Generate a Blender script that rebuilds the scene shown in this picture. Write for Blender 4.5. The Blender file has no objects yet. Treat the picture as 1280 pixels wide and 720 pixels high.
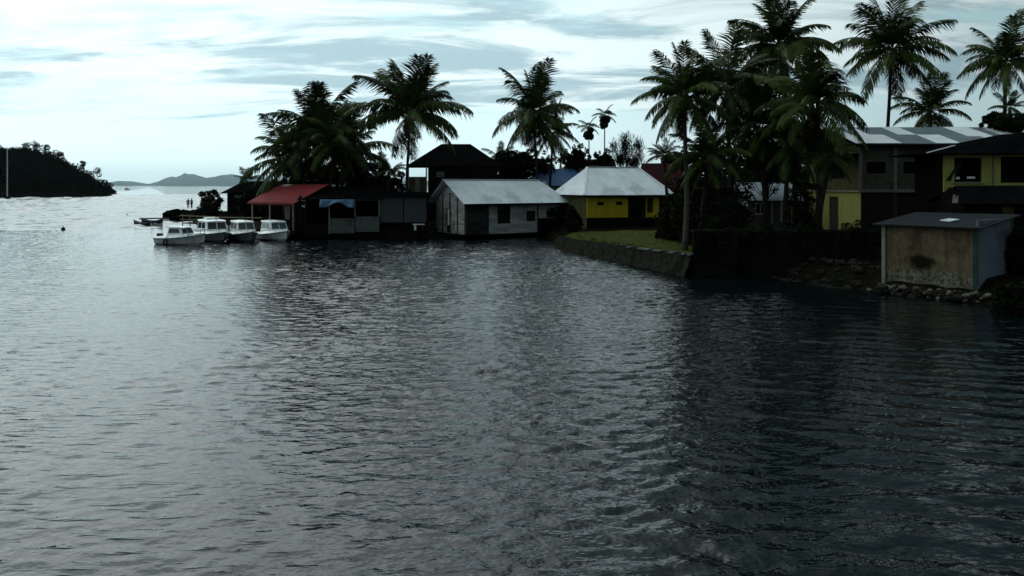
import bpy, bmesh, math, random
from mathutils import Vector, Matrix, noise
R = math.radians
random.seed(7)
scene = bpy.context.scene
COL = scene.collection

# ------------------------------------------------------------------ camera
F_PX = 1000.0                     # focal length in pixels of the 1280 px wide photograph
HORIZON = 232.0                   # picture row of the horizon; uprights stay upright, so the lens is level and shifted
CAM = Vector((0.0, 0.0, 6.0))
cam_d = bpy.data.cameras.new('camera')
cam = bpy.data.objects.new('camera', cam_d)
COL.objects.link(cam)
cam_d.sensor_width = 36.0
cam_d.lens = F_PX / 1280.0 * 36.0
cam_d.clip_start = 0.2
cam_d.clip_end = 90000.0
cam.location = CAM
cam.rotation_euler = (R(90), 0, 0)
cam_d.shift_y = (HORIZON - 360.0) / 1280.0
scene.camera = cam

# ------------------------------------------------------------------ sky, sun, exposure
SUN_EL, SUN_AZ = R(42), R(-34)    # azimuth measured from +Y towards +X: the sun stands ahead, left of the picture
SUN_DIR = Vector((math.sin(SUN_AZ) * math.cos(SUN_EL), math.cos(SUN_AZ) * math.cos(SUN_EL), math.sin(SUN_EL)))
scene.view_settings.view_transform = 'Standard'
scene.view_settings.look = 'None'
scene.view_settings.exposure = 0.0
scene.view_settings.gamma = 1.0
scene.view_settings.use_curve_mapping = False

world = bpy.data.worlds.new('World')
scene.world = world
world.use_nodes = True


class NT:
    """small node-tree helper"""
    def __init__(self, tree):
        self.t = tree
        tree.nodes.clear()

    def n(self, typ, **kw):
        nd = self.t.nodes.new(typ)
        for k, v in kw.items():
            if k.startswith('i_'):
                nd.inputs[k[2:].replace('_', ' ')].default_value = v
            else:
                setattr(nd, k, v)
        return nd

    def l(self, a, b):
        self.t.links.new(a, b)

    def val(self, sock, v):
        if hasattr(v, 'is_linked') or hasattr(v, 'links'):
            self.l(v, sock)
        else:
            sock.default_value = v

    def m(self, op, a, b=None, c=None, clamp=False):
        nd = self.t.nodes.new('ShaderNodeMath')
        nd.operation = op
        nd.use_clamp = clamp
        for i, v in enumerate((a, b, c)):
            if v is not None:
                self.val(nd.inputs[i], v)
        return nd.outputs[0]

    def sm(self, v, a, b, lo=0.0, hi=1.0):
        nd = self.t.nodes.new('ShaderNodeMapRange')
        nd.interpolation_type = 'SMOOTHSTEP'
        self.val(nd.inputs['Value'], v)
        nd.inputs['From Min'].default_value = a
        nd.inputs['From Max'].default_value = b
        nd.inputs['To Min'].default_value = lo
        nd.inputs['To Max'].default_value = hi
        return nd.outputs['Result']

    def mix(self, f, a, b, mode='MIX'):
        nd = self.t.nodes.new('ShaderNodeMix')
        nd.data_type = 'RGBA'
        nd.blend_type = mode
        self.val(nd.inputs['Factor'], f)
        for k, v in ((6, a), (7, b)):
            if hasattr(v, 'links'):
                self.l(v, nd.inputs[k])
            else:
                nd.inputs[k].default_value = (*v, 1.0) if len(v) == 3 else v
        return nd.outputs[2]

    def noise(self, vec, scale, detail=3.0, rough=0.55, dist=0.0):
        nd = self.t.nodes.new('ShaderNodeTexNoise')
        self.l(vec, nd.inputs['Vector'])
        nd.inputs['Scale'].default_value = scale
        nd.inputs['Detail'].default_value = detail
        nd.inputs['Roughness'].default_value = rough
        nd.inputs['Distortion'].default_value = dist
        return nd.outputs['Fac']

    def mapping(self, vec, scale=(1, 1, 1), rot=(0, 0, 0), loc=(0, 0, 0)):
        nd = self.t.nodes.new('ShaderNodeMapping')
        self.l(vec, nd.inputs['Vector'])
        nd.inputs['Scale'].default_value = scale
        nd.inputs['Rotation'].default_value = rot
        nd.inputs['Location'].default_value = loc
        return nd.outputs['Vector']


def build_world():
    t = NT(world.node_tree)
    out = t.n('ShaderNodeOutputWorld')
    bg = t.n('ShaderNodeBackground')
    bg.inputs['Strength'].default_value = 0.10
    sky = t.n('ShaderNodeTexSky', sky_type='NISHITA', sun_disc=False)
    sky.sun_elevation = SUN_EL
    sky.sun_rotation = SUN_AZ
    sky.altitude = 10.0
    sky.air_density = 1.0
    sky.dust_density = 2.5
    sky.ozone_density = 1.5
    tc = t.n('ShaderNodeTexCoord')
    d = tc.outputs['Generated']
    sp = t.n('ShaderNodeSeparateXYZ')
    t.l(d, sp.inputs[0])
    zc = t.m('ADD', t.m('MAXIMUM', sp.outputs['Z'], 0.0), 0.17)
    cb = t.n('ShaderNodeCombineXYZ')
    t.l(t.m('DIVIDE', sp.outputs['X'], zc), cb.inputs['X'])
    t.l(t.m('DIVIDE', sp.outputs['Y'], zc), cb.inputs['Y'])
    p = cb.outputs[0]
    big = t.noise(t.mapping(p, (0.42, 1.0, 1.0), (0, 0, R(6)), (3.1, 0.6, 0)), 1.15, 6.0, 0.58, 0.5)
    fine = t.noise(t.mapping(p, (0.5, 1.25, 1.0), (0, 0, R(-5)), (1.7, 4.0, 2.0)), 3.2, 8.0, 0.62, 0.7)
    grey = t.noise(t.mapping(p, (0.45, 1.2, 1.0), (0, 0, R(4)), (8.0, 2.3, 5.0)), 2.1, 8.0, 0.62, 0.6)
    f = t.m('ADD', t.m('MULTIPLY', big, 0.6), t.m('MULTIPLY', fine, 0.4))
    # clouds thin out towards the horizon band
    el = sp.outputs['Z']
    f = t.m('ADD', f, t.sm(el, 0.05, 0.15, -0.10, 0.10))
    cover = t.sm(f, 0.46, 0.56)
    dark = t.sm(grey, 0.47, 0.60, 0.0, 0.95)
    # one slow fall-off of brightness away from the veiled sun
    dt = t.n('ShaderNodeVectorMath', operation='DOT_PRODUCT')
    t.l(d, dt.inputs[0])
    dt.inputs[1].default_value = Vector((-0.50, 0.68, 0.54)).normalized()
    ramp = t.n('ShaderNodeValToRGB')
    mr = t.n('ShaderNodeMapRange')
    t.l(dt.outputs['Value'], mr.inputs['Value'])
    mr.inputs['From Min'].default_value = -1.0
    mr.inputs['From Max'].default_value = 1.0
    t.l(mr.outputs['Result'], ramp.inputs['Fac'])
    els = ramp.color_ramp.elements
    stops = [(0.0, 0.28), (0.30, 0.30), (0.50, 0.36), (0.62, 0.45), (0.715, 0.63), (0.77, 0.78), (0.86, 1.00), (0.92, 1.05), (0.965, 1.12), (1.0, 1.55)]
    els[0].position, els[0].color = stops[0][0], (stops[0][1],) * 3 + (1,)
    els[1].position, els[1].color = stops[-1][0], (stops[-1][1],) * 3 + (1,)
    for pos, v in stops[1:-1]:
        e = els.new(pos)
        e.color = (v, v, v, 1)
    K = 10.0    # cloud radiance is given for strength 0.1
    white = (0.93 * K, 1.10 * K, 1.12 * K)
    shade = (0.43 * K, 0.62 * K, 0.69 * K)
    cloud = t.mix(dark, white, shade)
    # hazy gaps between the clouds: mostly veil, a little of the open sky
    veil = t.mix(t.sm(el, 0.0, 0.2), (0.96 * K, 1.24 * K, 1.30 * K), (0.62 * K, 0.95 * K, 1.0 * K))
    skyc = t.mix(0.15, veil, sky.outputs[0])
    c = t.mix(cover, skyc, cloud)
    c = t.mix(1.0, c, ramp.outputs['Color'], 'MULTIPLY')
    # added dark patch, mostly out of view high right, to darken the water's reflection
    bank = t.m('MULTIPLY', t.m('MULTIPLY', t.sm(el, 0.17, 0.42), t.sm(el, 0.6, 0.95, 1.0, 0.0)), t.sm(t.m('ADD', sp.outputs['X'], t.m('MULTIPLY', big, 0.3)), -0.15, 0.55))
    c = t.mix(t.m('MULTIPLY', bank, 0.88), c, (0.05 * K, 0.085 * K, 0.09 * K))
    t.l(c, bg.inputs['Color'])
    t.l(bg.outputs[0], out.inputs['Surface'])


build_world()

sun_d = bpy.data.lights.new('sun', 'SUN')
sun_d.energy = 0.5
sun_d.angle = R(60)
sun_d.color = (1.0, 0.99, 0.965)
sun = bpy.data.objects.new('sun', sun_d)
COL.objects.link(sun)
sun.rotation_euler = SUN_DIR.to_track_quat('Z', 'Y').to_euler()

scene.cycles.use_denoising = True
scene.cycles.max_bounces = 6
scene.cycles.diffuse_bounces = 2
scene.cycles.glossy_bounces = 3
scene.cycles.volume_bounces = 0
scene.cycles.caustics_reflective = False
scene.cycles.caustics_refractive = False

# ------------------------------------------------------------------ photo geometry helpers
def ray(px, py):
    return Vector(((px - 640.0) / F_PX, 1.0, (HORIZON - py) / F_PX))


def at(px, py, Y):
    d = ray(px, py)
    return CAM + d * (Y / d.y)


def onz(px, py, z=0.0):
    d = ray(px, py)
    return CAM + d * ((z - CAM.z) / d.z)


# ------------------------------------------------------------------ materials
MATS = {}


def mat(name, color, rough=0.8, var=0.25, scale=1.0, stretch=(1, 1, 1), bump=0.0, metallic=0.0, stain=None,
        stain_amt=0.35, stain_scale=0.6, planks=None, ribs=None, rand=0.0, spec=0.3, color2=None):
    if name in MATS:
        return MATS[name]
    m = bpy.data.materials.new(name)
    m.use_nodes = True
    t = NT(m.node_tree)
    out = t.n('ShaderNodeOutputMaterial')
    b = t.n('ShaderNodeBsdfPrincipled')
    b.inputs['Roughness'].default_value = rough
    b.inputs['Metallic'].default_value = metallic
    b.inputs['Specular IOR Level'].default_value = spec
    t.l(b.outputs[0], out.inputs['Surface'])
    tc = t.n('ShaderNodeTexCoord')
    v = tc.outputs['Object']
    vm = t.mapping(v, stretch)
    n1 = t.noise(vm, scale * 3.0, 5.0, 0.6)
    dk = tuple(c * (1 - var) for c in color)
    lt = tuple(min(1, c * (1 + var)) for c in color) if color2 is None else color2
    c = t.mix(t.sm(n1, 0.3, 0.7), dk, lt)
    h = n1
    if planks:
        sp = t.n('ShaderNodeSeparateXYZ')
        t.l(v, sp.inputs[0])
        q = t.m('DIVIDE', sp.outputs['Z'], planks)
        fl = t.m('FLOOR', q)
        fr = t.m('FRACT', q)
        cb = t.n('ShaderNodeCombineXYZ')
        t.l(t.m('MULTIPLY', sp.outputs['X'], 0.35), cb.inputs['X'])
        t.l(t.m('MULTIPLY', sp.outputs['Y'], 0.35), cb.inputs['Y'])
        t.l(t.m('MULTIPLY', fl, 7.31), cb.inputs['Z'])
        pn = t.noise(cb.outputs[0], 1.0, 2.0, 0.5)
        c = t.mix(1.0, c, t.mix(t.sm(pn, 0.3, 0.7), (0.62, 0.62, 0.62), (1.15, 1.15, 1.15)), 'MULTIPLY')
        gap = t.sm(t.m('ABSOLUTE', t.m('SUBTRACT', fr, 0.5)), 0.44, 0.5)
        c = t.mix(t.m('MULTIPLY', gap, 0.7), c, tuple(x * 0.25 for x in color))
        h = t.m('SUBTRACT', h, t.m('MULTIPLY', gap, 2.0))
    if stain is not None:
        n2 = t.noise(t.mapping(v, (1, 1, 0.45), (0, 0, 0), (3.3, 1.2, 0.5)), stain_scale, 6.0, 0.65)
        c = t.mix(t.m('MULTIPLY', t.sm(n2, 0.5, 0.68), stain_amt), c, stain)
    if rand:
        oi = t.n('ShaderNodeObjectInfo')
        k = t.m('ADD', 1.0 - rand, t.m('MULTIPLY', oi.outputs['Random'], 2 * rand))
        cc = t.n('ShaderNodeCombineColor')
        for i in range(3):
            t.l(k, cc.inputs[i])
        c = t.mix(1.0, c, cc.outputs[0], 'MULTIPLY')
    t.l(c, b.inputs['Base Color'])
    if ribs:
        sp = t.n('ShaderNodeSeparateXYZ')
        t.l(v, sp.inputs[0])
        w = t.m('SINE', t.m('MULTIPLY', sp.outputs['X'], 2 * math.pi / ribs))
        h = t.m('ADD', h, t.m('MULTIPLY', w, 1.2))
        bump = bump or 0.02
    if bump:
        bp = t.n('ShaderNodeBump')
        bp.inputs['Strength'].default_value = 1.0
        bp.inputs['Distance'].default_value = bump
        t.l(h, bp.inputs['Height'])
        t.l(bp.outputs[0], b.inputs['Normal'])
    MATS[name] = m
    return m


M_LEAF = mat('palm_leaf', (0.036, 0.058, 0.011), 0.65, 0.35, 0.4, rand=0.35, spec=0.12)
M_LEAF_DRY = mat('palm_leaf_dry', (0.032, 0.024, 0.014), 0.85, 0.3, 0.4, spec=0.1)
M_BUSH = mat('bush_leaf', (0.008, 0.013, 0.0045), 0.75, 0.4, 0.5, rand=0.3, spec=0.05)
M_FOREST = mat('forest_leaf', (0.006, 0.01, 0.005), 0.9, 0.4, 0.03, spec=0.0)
M_TRUNK = mat('palm_trunk', (0.03, 0.026, 0.022), 0.9, 0.3, 1.0, (1, 1, 4), bump=0.02, spec=0.0)
M_TRUNK_PALE = mat('palm_trunk_pale', (0.07, 0.062, 0.05), 0.9, 0.25, 1.0, (1, 1, 4), bump=0.02, spec=0.05)
M_BARK = mat('bark', (0.02, 0.017, 0.014), 0.9, 0.3, 1.0, spec=0.0)
M_NUT = mat('coconut', (0.09, 0.08, 0.02), 0.5, 0.2)
M_GROUND = mat('earth', (0.008, 0.0075, 0.005), 0.95, 0.45, 0.35, bump=0.03, stain=(0.006, 0.008, 0.002), stain_amt=0.9, stain_scale=0.15, spec=0.0)
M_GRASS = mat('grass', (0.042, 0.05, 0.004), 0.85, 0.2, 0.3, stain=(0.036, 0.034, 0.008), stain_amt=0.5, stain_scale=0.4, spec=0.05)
M_STONE = mat('stone', (0.03, 0.028, 0.024), 0.9, 0.45, 0.9, bump=0.05, rand=0.25, spec=0.0)
M_STONE_PALE = mat('stone_pale', (0.17, 0.16, 0.13), 0.9, 0.35, 0.9, bump=0.03)
M_REVET = mat('revetment', (0.022, 0.021, 0.017), 0.95, 0.5, 1.2, bump=0.08, stain=(0.008, 0.009, 0.004), stain_amt=0.8, stain_scale=0.9, spec=0.0)
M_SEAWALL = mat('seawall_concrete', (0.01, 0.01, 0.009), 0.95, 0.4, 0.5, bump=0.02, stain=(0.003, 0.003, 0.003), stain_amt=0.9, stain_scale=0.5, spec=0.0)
M_WOOD_GREY = mat('weathered_planks', (0.4, 0.4, 0.37), 0.85, 0.3, 1.2, (0.3, 0.3, 3), bump=0.01, planks=0.26, stain=(0.025, 0.027, 0.025), stain_amt=0.85, stain_scale=0.8)
M_WOOD_PALE = mat('pale_planks', (0.46, 0.48, 0.49), 0.8, 0.18, 1.0, (0.3, 0.3, 3), bump=0.01, planks=0.24, stain=(0.14, 0.15, 0.145), stain_amt=0.6, stain_scale=0.7)
M_WOOD_DARK = mat('dark_planks', (0.01, 0.009, 0.008), 0.9, 0.4, 1.0, (0.3, 0.3, 3), planks=0.25, spec=0.0)
M_TIMBER = mat('timber', (0.04, 0.034, 0.026), 0.9, 0.3, 1.0, (1, 1, 0.4), spec=0.0)
M_TIMBER_PALE = mat('timber_pale', (0.22, 0.2, 0.16), 0.85, 0.25, 1.0)
M_BAMBOO = mat('bamboo', (0.22, 0.2, 0.1), 0.7, 0.25, 1.0)
M_ZINC = mat('zinc_roof', (0.7, 0.76, 0.8), 0.5, 0.10, 0.25, (1, 0.3, 1), metallic=0.25, ribs=0.25, bump=0.012, stain=(0.27, 0.28, 0.28), stain_amt=0.5, stain_scale=0.35)
M_ZINC_PALE = mat('zinc_pale', (0.8, 0.84, 0.86), 0.5, 0.08, 0.25, ribs=0.25, bump=0.012)
M_ZINC_BLUE = mat('zinc_blue_grey', (0.14, 0.18, 0.21), 0.5, 0.2, 0.25, ribs=0.25, bump=0.012, metallic=0.2)
M_ROOF_RED = mat('red_roof', (0.215, 0.026, 0.029), 0.7, 0.15, 0.3, ribs=0.3, bump=0.012, spec=0.12, stain=(0.15, 0.02, 0.018), stain_amt=0.6)
M_ROOF_MAROON = mat('maroon_roof', (0.03, 0.006, 0.006), 0.8, 0.3, 0.3, ribs=0.3, bump=0.01, spec=0.05)
M_ROOF_BLUE = mat('blue_roof', (0.022, 0.1, 0.24), 0.55, 0.18, 0.3, ribs=0.3, bump=0.012, stain=(0.05, 0.09, 0.13), stain_amt=0.6)
M_ROOF_DARK = mat('dark_roof', (0.005, 0.005, 0.0055), 0.95, 0.3, 0.3, ribs=0.3, bump=0.01, spec=0.0)
M_ROOF_SLATE = mat('slate_sheet_roof', (0.012, 0.015, 0.02), 0.8, 0.3, 0.4, ribs=0.25, bump=0.01, spec=0.15, stain=(0.02, 0.02, 0.02), stain_amt=0.6)
M_YELLOW = mat('yellow_paint', (0.46, 0.36, 0.012), 0.8, 0.08, 0.5, stain=(0.36, 0.28, 0.02), stain_amt=0.4)
M_LEMON = mat('lemon_paint', (0.3, 0.3, 0.085), 0.8, 0.1, 0.5, stain=(0.19, 0.19, 0.06), stain_amt=0.5, spec=0.05)
M_OLIVE = mat('olive_plaster', (0.085, 0.08, 0.038), 0.9, 0.2, 0.5, stain=(0.025, 0.024, 0.012), stain_amt=0.6, spec=0.0)
M_PLASTER = mat('grey_plaster', (0.095, 0.09, 0.068), 0.9, 0.2, 0.5, stain=(0.018, 0.017, 0.013), stain_amt=0.6, spec=0.0)
M_CONCRETE = mat('concrete', (0.19, 0.185, 0.16), 0.9, 0.2, 0.7)
M_CONC_DIM = mat('concrete_dim', (0.1, 0.115, 0.11), 0.9, 0.2, 0.7, stain=(0.035, 0.04, 0.037), stain_amt=0.6)
M_BROWN = mat('brown_plaster', (0.125, 0.098, 0.058), 0.9, 0.25, 0.6, stain=(0.055, 0.04, 0.022), stain_amt=0.75, stain_scale=0.7, bump=0.01, spec=0.05)
M_SOOT = mat('soot', (0.022, 0.019, 0.015), 0.95, 0.3)
M_BLUEGREY = mat('bluegrey_sheet', (0.12, 0.155, 0.21), 0.7, 0.15, 0.6, (1, 1, 0.3), stain=(0.04, 0.05, 0.06), stain_amt=0.6)
M_TEAL = mat('teal_paint', (0.013, 0.045, 0.035), 0.8, 0.3, 0.7)
M_STEEL = mat('grey_steel', (0.05, 0.058, 0.066), 0.7, 0.15, 0.5, ribs=0.3, bump=0.01)
M_TARP = mat('blue_tarp', (0.03, 0.1, 0.19), 0.5, 0.25, 0.8, bump=0.03)
M_WHITE = mat('white_paint', (0.78, 0.80, 0.80), 0.35, 0.05, 0.5, spec=0.5, stain=(0.5, 0.52, 0.5), stain_amt=0.4)
M_GEL = mat('boat_white', (0.88, 0.9, 0.9), 0.25, 0.04, 0.5, spec=0.5)
M_HULL = mat('boat_hull_white', (0.66, 0.69, 0.69), 0.3, 0.1, 0.5, spec=0.5, stain=(0.22, 0.26, 0.22), stain_amt=0.6)
M_HULL_SHADED = mat('boat_hull_shaded', (0.10, 0.12, 0.11), 0.5, 0.2, 0.5, spec=0.3)  # shade of the hull sides is put into this darker colour
M_GREENTRIM = mat('green_trim', (0.03, 0.10, 0.075), 0.5, 0.1)
M_BLACK = mat('black_rubber', (0.012, 0.012, 0.012), 0.8, 0.2)
M_INSIDE = mat('dark_interior', (0.010, 0.010, 0.010), 1.0, 0.2, spec=0.0)
M_GLASS = mat('dark_glass', (0.012, 0.016, 0.018), 0.08, 0.1, spec=0.5)
M_GLASS_TEAL = mat('tinted_glass', (0.04, 0.07, 0.07), 0.12, 0.2, spec=0.5)
M_CURTAIN = mat('curtain', (0.02, 0.018, 0.016), 0.95, 0.2)
M_CLOTH_DARK = mat('dark_cloth', (0.02, 0.022, 0.026), 0.95, 0.2)
M_CLOTH_BLUE = mat('navy_cloth', (0.02, 0.03, 0.05), 0.95, 0.2)
M_SKIN = mat('skin', (0.22, 0.12, 0.075), 0.6, 0.1)
M_HAIR = mat('hair', (0.008, 0.007, 0.006), 0.7, 0.1)
M_CANOE = mat('canoe_wood', (0.02, 0.024, 0.028), 0.7, 0.3, 1.0, (0.3, 1, 1))
M_CANOE_IN = mat('canoe_inside', (0.09, 0.10, 0.11), 0.8, 0.3)
M_PINK = mat('pale_pink_paint', (0.11, 0.1, 0.1), 0.7, 0.1)
M_ROCKDARK = mat('dark_rock', (0.004, 0.004, 0.004), 0.95, 0.5, 0.8, bump=0.06, spec=0.0)
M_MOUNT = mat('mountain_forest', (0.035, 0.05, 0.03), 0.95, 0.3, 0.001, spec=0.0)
M_SAND = mat('pale_shore', (0.30, 0.27, 0.22), 0.9, 0.3, 0.1)


def water_material():
    m = bpy.data.materials.new('sea_water')
    m.use_nodes = True
    t = NT(m.node_tree)
    out = t.n('ShaderNodeOutputMaterial')
    b = t.n('ShaderNodeBsdfPrincipled')
    b.inputs['Base Color'].default_value = (0.002, 0.0055, 0.0062, 1)
    b.inputs['Roughness'].default_value = 0.02
    b.inputs['IOR'].default_value = 1.333
    b.inputs['Specular IOR Level'].default_value = 0.5
    t.l(b.outputs[0], out.inputs['Surface'])
    g = t.n('ShaderNodeNewGeometry')
    p = g.outputs['Position']
    sp = t.n('ShaderNodeSeparateXYZ')
    t.l(p, sp.inputs[0])
    # a wind line crosses the inlet: slick water on the open side, ruffled water along the village
    wob = t.noise(t.mapping(p, (0.05, 0.05, 0)), 1.0, 3.0, 0.6)
    lane = t.m('ADD', t.m('ADD', sp.outputs['X'], t.m('MULTIPLY', sp.outputs['Y'], 0.30)), t.m('MULTIPLY', t.m('SUBTRACT', wob, 0.5), 14.0))
    ruffle = t.sm(lane, -4.0, 4.5, 0.0, 1.0)
    gust = t.sm(t.noise(t.mapping(p, (0.06, 0.13, 0), (0, 0, R(15))), 1.0, 3.0, 0.6), 0.35, 0.65, 0.55, 1.15)
    # under the lee of the right hand bank only long clean crests remain
    lee = t.sm(t.m('ADD', t.m('SUBTRACT', sp.outputs['X'], t.m('MULTIPLY', sp.outputs['Y'], 0.19)), t.m('MULTIPLY', t.m('SUBTRACT', wob, 0.5), 8.0)), -2.5, 4.5)
    chopk = t.m('SUBTRACT', 1.0, t.m('MULTIPLY', lee, 0.75))
    # the waves themselves are modelled; these are the hand-sized ripples riding on them
    chop = t.noise(t.mapping(p, (2.7, 3.5, 0), (0, 0, R(-14)), (1, 7, 0)), 1.0, 2.0, 0.5)
    fine = t.noise(t.mapping(p, (8.0, 10.5, 0), (0, 0, R(5))), 1.0, 2.0, 0.5)
    hr = t.m('ADD', t.m('MULTIPLY', chop, 0.062), t.m('MULTIPLY', fine, 0.007))
    k = t.m('ADD', 0.34, t.m('MULTIPLY', t.m('MULTIPLY', ruffle, gust), t.m('MULTIPLY', chopk, 0.66)))
    h = t.m('MULTIPLY', hr, k)
    # thin steep wavelets scattered over the slick
    dash = t.noise(t.mapping(p, (0.95, 4.6, 0), (0, 0, R(-11)), (2, 9, 0)), 1.0, 2.0, 0.5, 0.15)
    patch = t.sm(t.noise(t.mapping(p, (0.11, 0.16, 0), (0, 0, 0), (4, 4, 0)), 1.0, 2.0, 0.5), 0.38, 0.62, 0.25, 1.0)
    dash = t.m('MULTIPLY', t.sm(dash, 0.56, 0.80), t.m('MULTIPLY', patch, 0.055))
    h = t.m('ADD', h, t.m('MULTIPLY', dash, t.m('SUBTRACT', 1.0, t.m('MULTIPLY', ruffle, 0.6))))
    # beyond the modelled inlet the open strait carries a steady small chop
    far = t.sm(sp.outputs['Y'], 108.0, 125.0)
    f1 = t.noise(t.mapping(p, (0.45, 0.9, 0), (0, 0, R(8)), (3, 3, 0)), 1.0, 3.0, 0.55)
    f2 = t.noise(t.mapping(p, (1.5, 2.4, 0), (0, 0, R(-10)), (1, 5, 0)), 1.0, 2.0, 0.5)
    h = t.m('ADD', h, t.m('MULTIPLY', far, t.m('ADD', t.m('MULTIPLY', f1, 0.05), t.m('MULTIPLY', f2, 0.04))))
    bp = t.n('ShaderNodeBump')
    bp.inputs['Strength'].default_value = 1.0
    bp.inputs['Distance'].default_value = 1.0
    t.l(h, bp.inputs['Height'])
    t.l(bp.outputs[0], b.inputs['Normal'])
    return m


M_WATER = water_material()


# ------------------------------------------------------------------ mesh helper
class MB:
    def __init__(self):
        self.v, self.f = [], []

    def add(self, vs, fs):
        o = len(self.v)
        self.v += [Vector(x) for x in vs]
        self.f += [tuple(i + o for i in f) for f in fs]
        return self

    def poly(self, *pts):
        return self.add(pts, [tuple(range(len(pts)))])

    def box(self, x0, x1, y0, y1, z0, z1):
        return self.hexa([(x0, y0, z0), (x1, y0, z0), (x1, y1, z0), (x0, y1, z0), (x0, y0, z1), (x1, y0, z1), (x1, y1, z1), (x0, y1, z1)])

    def hexa(self, p):
        return self.add(p, [(0, 3, 2, 1), (4, 5, 6, 7), (0, 1, 5, 4), (1, 2, 6, 5), (2, 3, 7, 6), (3, 0, 4, 7)])

    def beam(self, a, b, w, h=None, up=Vector((0, 0, 1))):
        a, b = Vector(a), Vector(b)
        h = w if h is None else h
        d = (b - a).normalized()
        if abs(d.dot(up)) > 0.98:
            up = Vector((0, 1, 0))
        s = d.cross(up).normalized() * (w / 2)
        t = s.cross(d).normalized() * (h / 2)
        return self.hexa([a - s - t, a + s - t, b + s - t, b - s - t, a - s + t, a + s + t, b + s + t, b - s + t])

    def tube(self, pts, rad, n=8):
        pts = [Vector(p) for p in pts]
        if not isinstance(rad, (list, tuple)):
            rad = [rad] * len(pts)
        o = len(self.v)
        for i, p in enumerate(pts):
            d = (pts[min(i + 1, len(pts) - 1)] - pts[max(i - 1, 0)]).normalized()
            up = Vector((0, 0, 1)) if abs(d.z) < 0.9 else Vector((1, 0, 0))
            s = d.cross(up).normalized()
            q = s.cross(d)
            for k in range(n):
                a = 2 * math.pi * k / n
                self.v.append(p + (s * math.cos(a) + q * math.sin(a)) * rad[i])
        for i in range(len(pts) - 1):
            for k in range(n):
                a, b = o + i * n + k, o + i * n + (k + 1) % n
                self.f.append((a, b, b + n, a + n))
        self.f.append(tuple(o + k for k in reversed(range(n))))
        self.f.append(tuple(o + (len(pts) - 1) * n + k for k in range(n)))
        return self

    def slab(self, pts, t):
        """flat polygon given thickness t against its normal"""
        pts = [Vector(p) for p in pts]
        n = (pts[1] - pts[0]).cross(pts[2] - pts[0]).normalized()
        if n.z < 0:
            pts.reverse()
            n = -n
        lo = [p - n * t for p in pts]
        k = len(pts)
        fs = [tuple(range(k)), tuple(reversed(range(k, 2 * k)))]
        fs += [(i, k + i, k + (i + 1) % k, (i + 1) % k) for i in range(k)]
        return self.add(pts + lo, fs)

    def panel(self, q, u0, u1, v0, v1, off, t=0.02):
        """thin pane standing off a quad face (corners: lower-left, lower-right, upper-right, upper-left)"""
        q = [Vector(p) for p in q]
        n = (q[1] - q[0]).cross(q[3] - q[0]).normalized()

        def P(u, v):
            return (q[0] * (1 - u) + q[1] * u) * (1 - v) + (q[3] * (1 - u) + q[2] * u) * v
        c = [P(u0, v0), P(u1, v0), P(u1, v1), P(u0, v1)]
        a = [p + n * off for p in c]
        b = [p + n * (off - t) for p in c]
        return self.hexa([b[0], b[1], b[2], b[3], a[0], a[1], a[2], a[3]])

    def blob(self, c, r, seed, sub=2, amp=0.25, sq=(1, 1, 1)):
        bm = bmesh.new()
        bmesh.ops.create_icosphere(bm, subdivisions=sub, radius=1.0)
        off = Vector((seed * 3.7, seed * 1.3, seed * 5.1))
        vs = []
        for v in bm.verts:
            k = 1.0 + amp * noise.noise(v.co * 1.6 + off) + amp * 0.5 * noise.noise(v.co * 4.0 + off)
            vs.append(Vector(c) + Vector((v.co.x * sq[0], v.co.y * sq[1], v.co.z * sq[2])) * r * k)
        fs = [tuple(w.index for w in f.verts) for f in bm.faces]
        bm.free()
        return self.add(vs, fs)

    def mesh(self, name, m, smooth=False):
        me = bpy.data.meshes.new(name)
        me.from_pydata([tuple(v) for v in self.v], [], self.f)
        me.materials.append(m)
        if smooth:
            me.polygons.foreach_set('use_smooth', [True] * len(me.polygons))
        me.update()
        return me

    def build(self, name, m, parent=None, smooth=False):
        o = bpy.data.objects.new(name, self.mesh(name, m, smooth))
        COL.objects.link(o)
        if parent is not None:
            o.parent = parent
        return o


def tag(o, label=None, cat=None, group=None, kind=None):
    if label:
        o['label'] = label
    if cat:
        o['category'] = cat
    if group:
        o['group'] = group
    if kind:
        o['kind'] = kind
    return o


def empty(name, loc, rz=0.0, label=None, cat=None, group=None):
    o = bpy.data.objects.new(name, None)
    COL.objects.link(o)
    o.location = loc
    o.rotation_euler = (0, 0, rz)
    return tag(o, label, cat, group)


def link(name, me, parent=None, loc=(0, 0, 0), rot=(0, 0, 0), sc=1.0):
    o = bpy.data.objects.new(name, me)
    COL.objects.link(o)
    o.parent = parent
    o.location = loc
    o.rotation_euler = rot
    o.scale = (sc, sc, sc) if not isinstance(sc, tuple) else sc
    return o


# ------------------------------------------------------------------ SETTING: water, land, hill, mountains
import numpy as np


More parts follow.
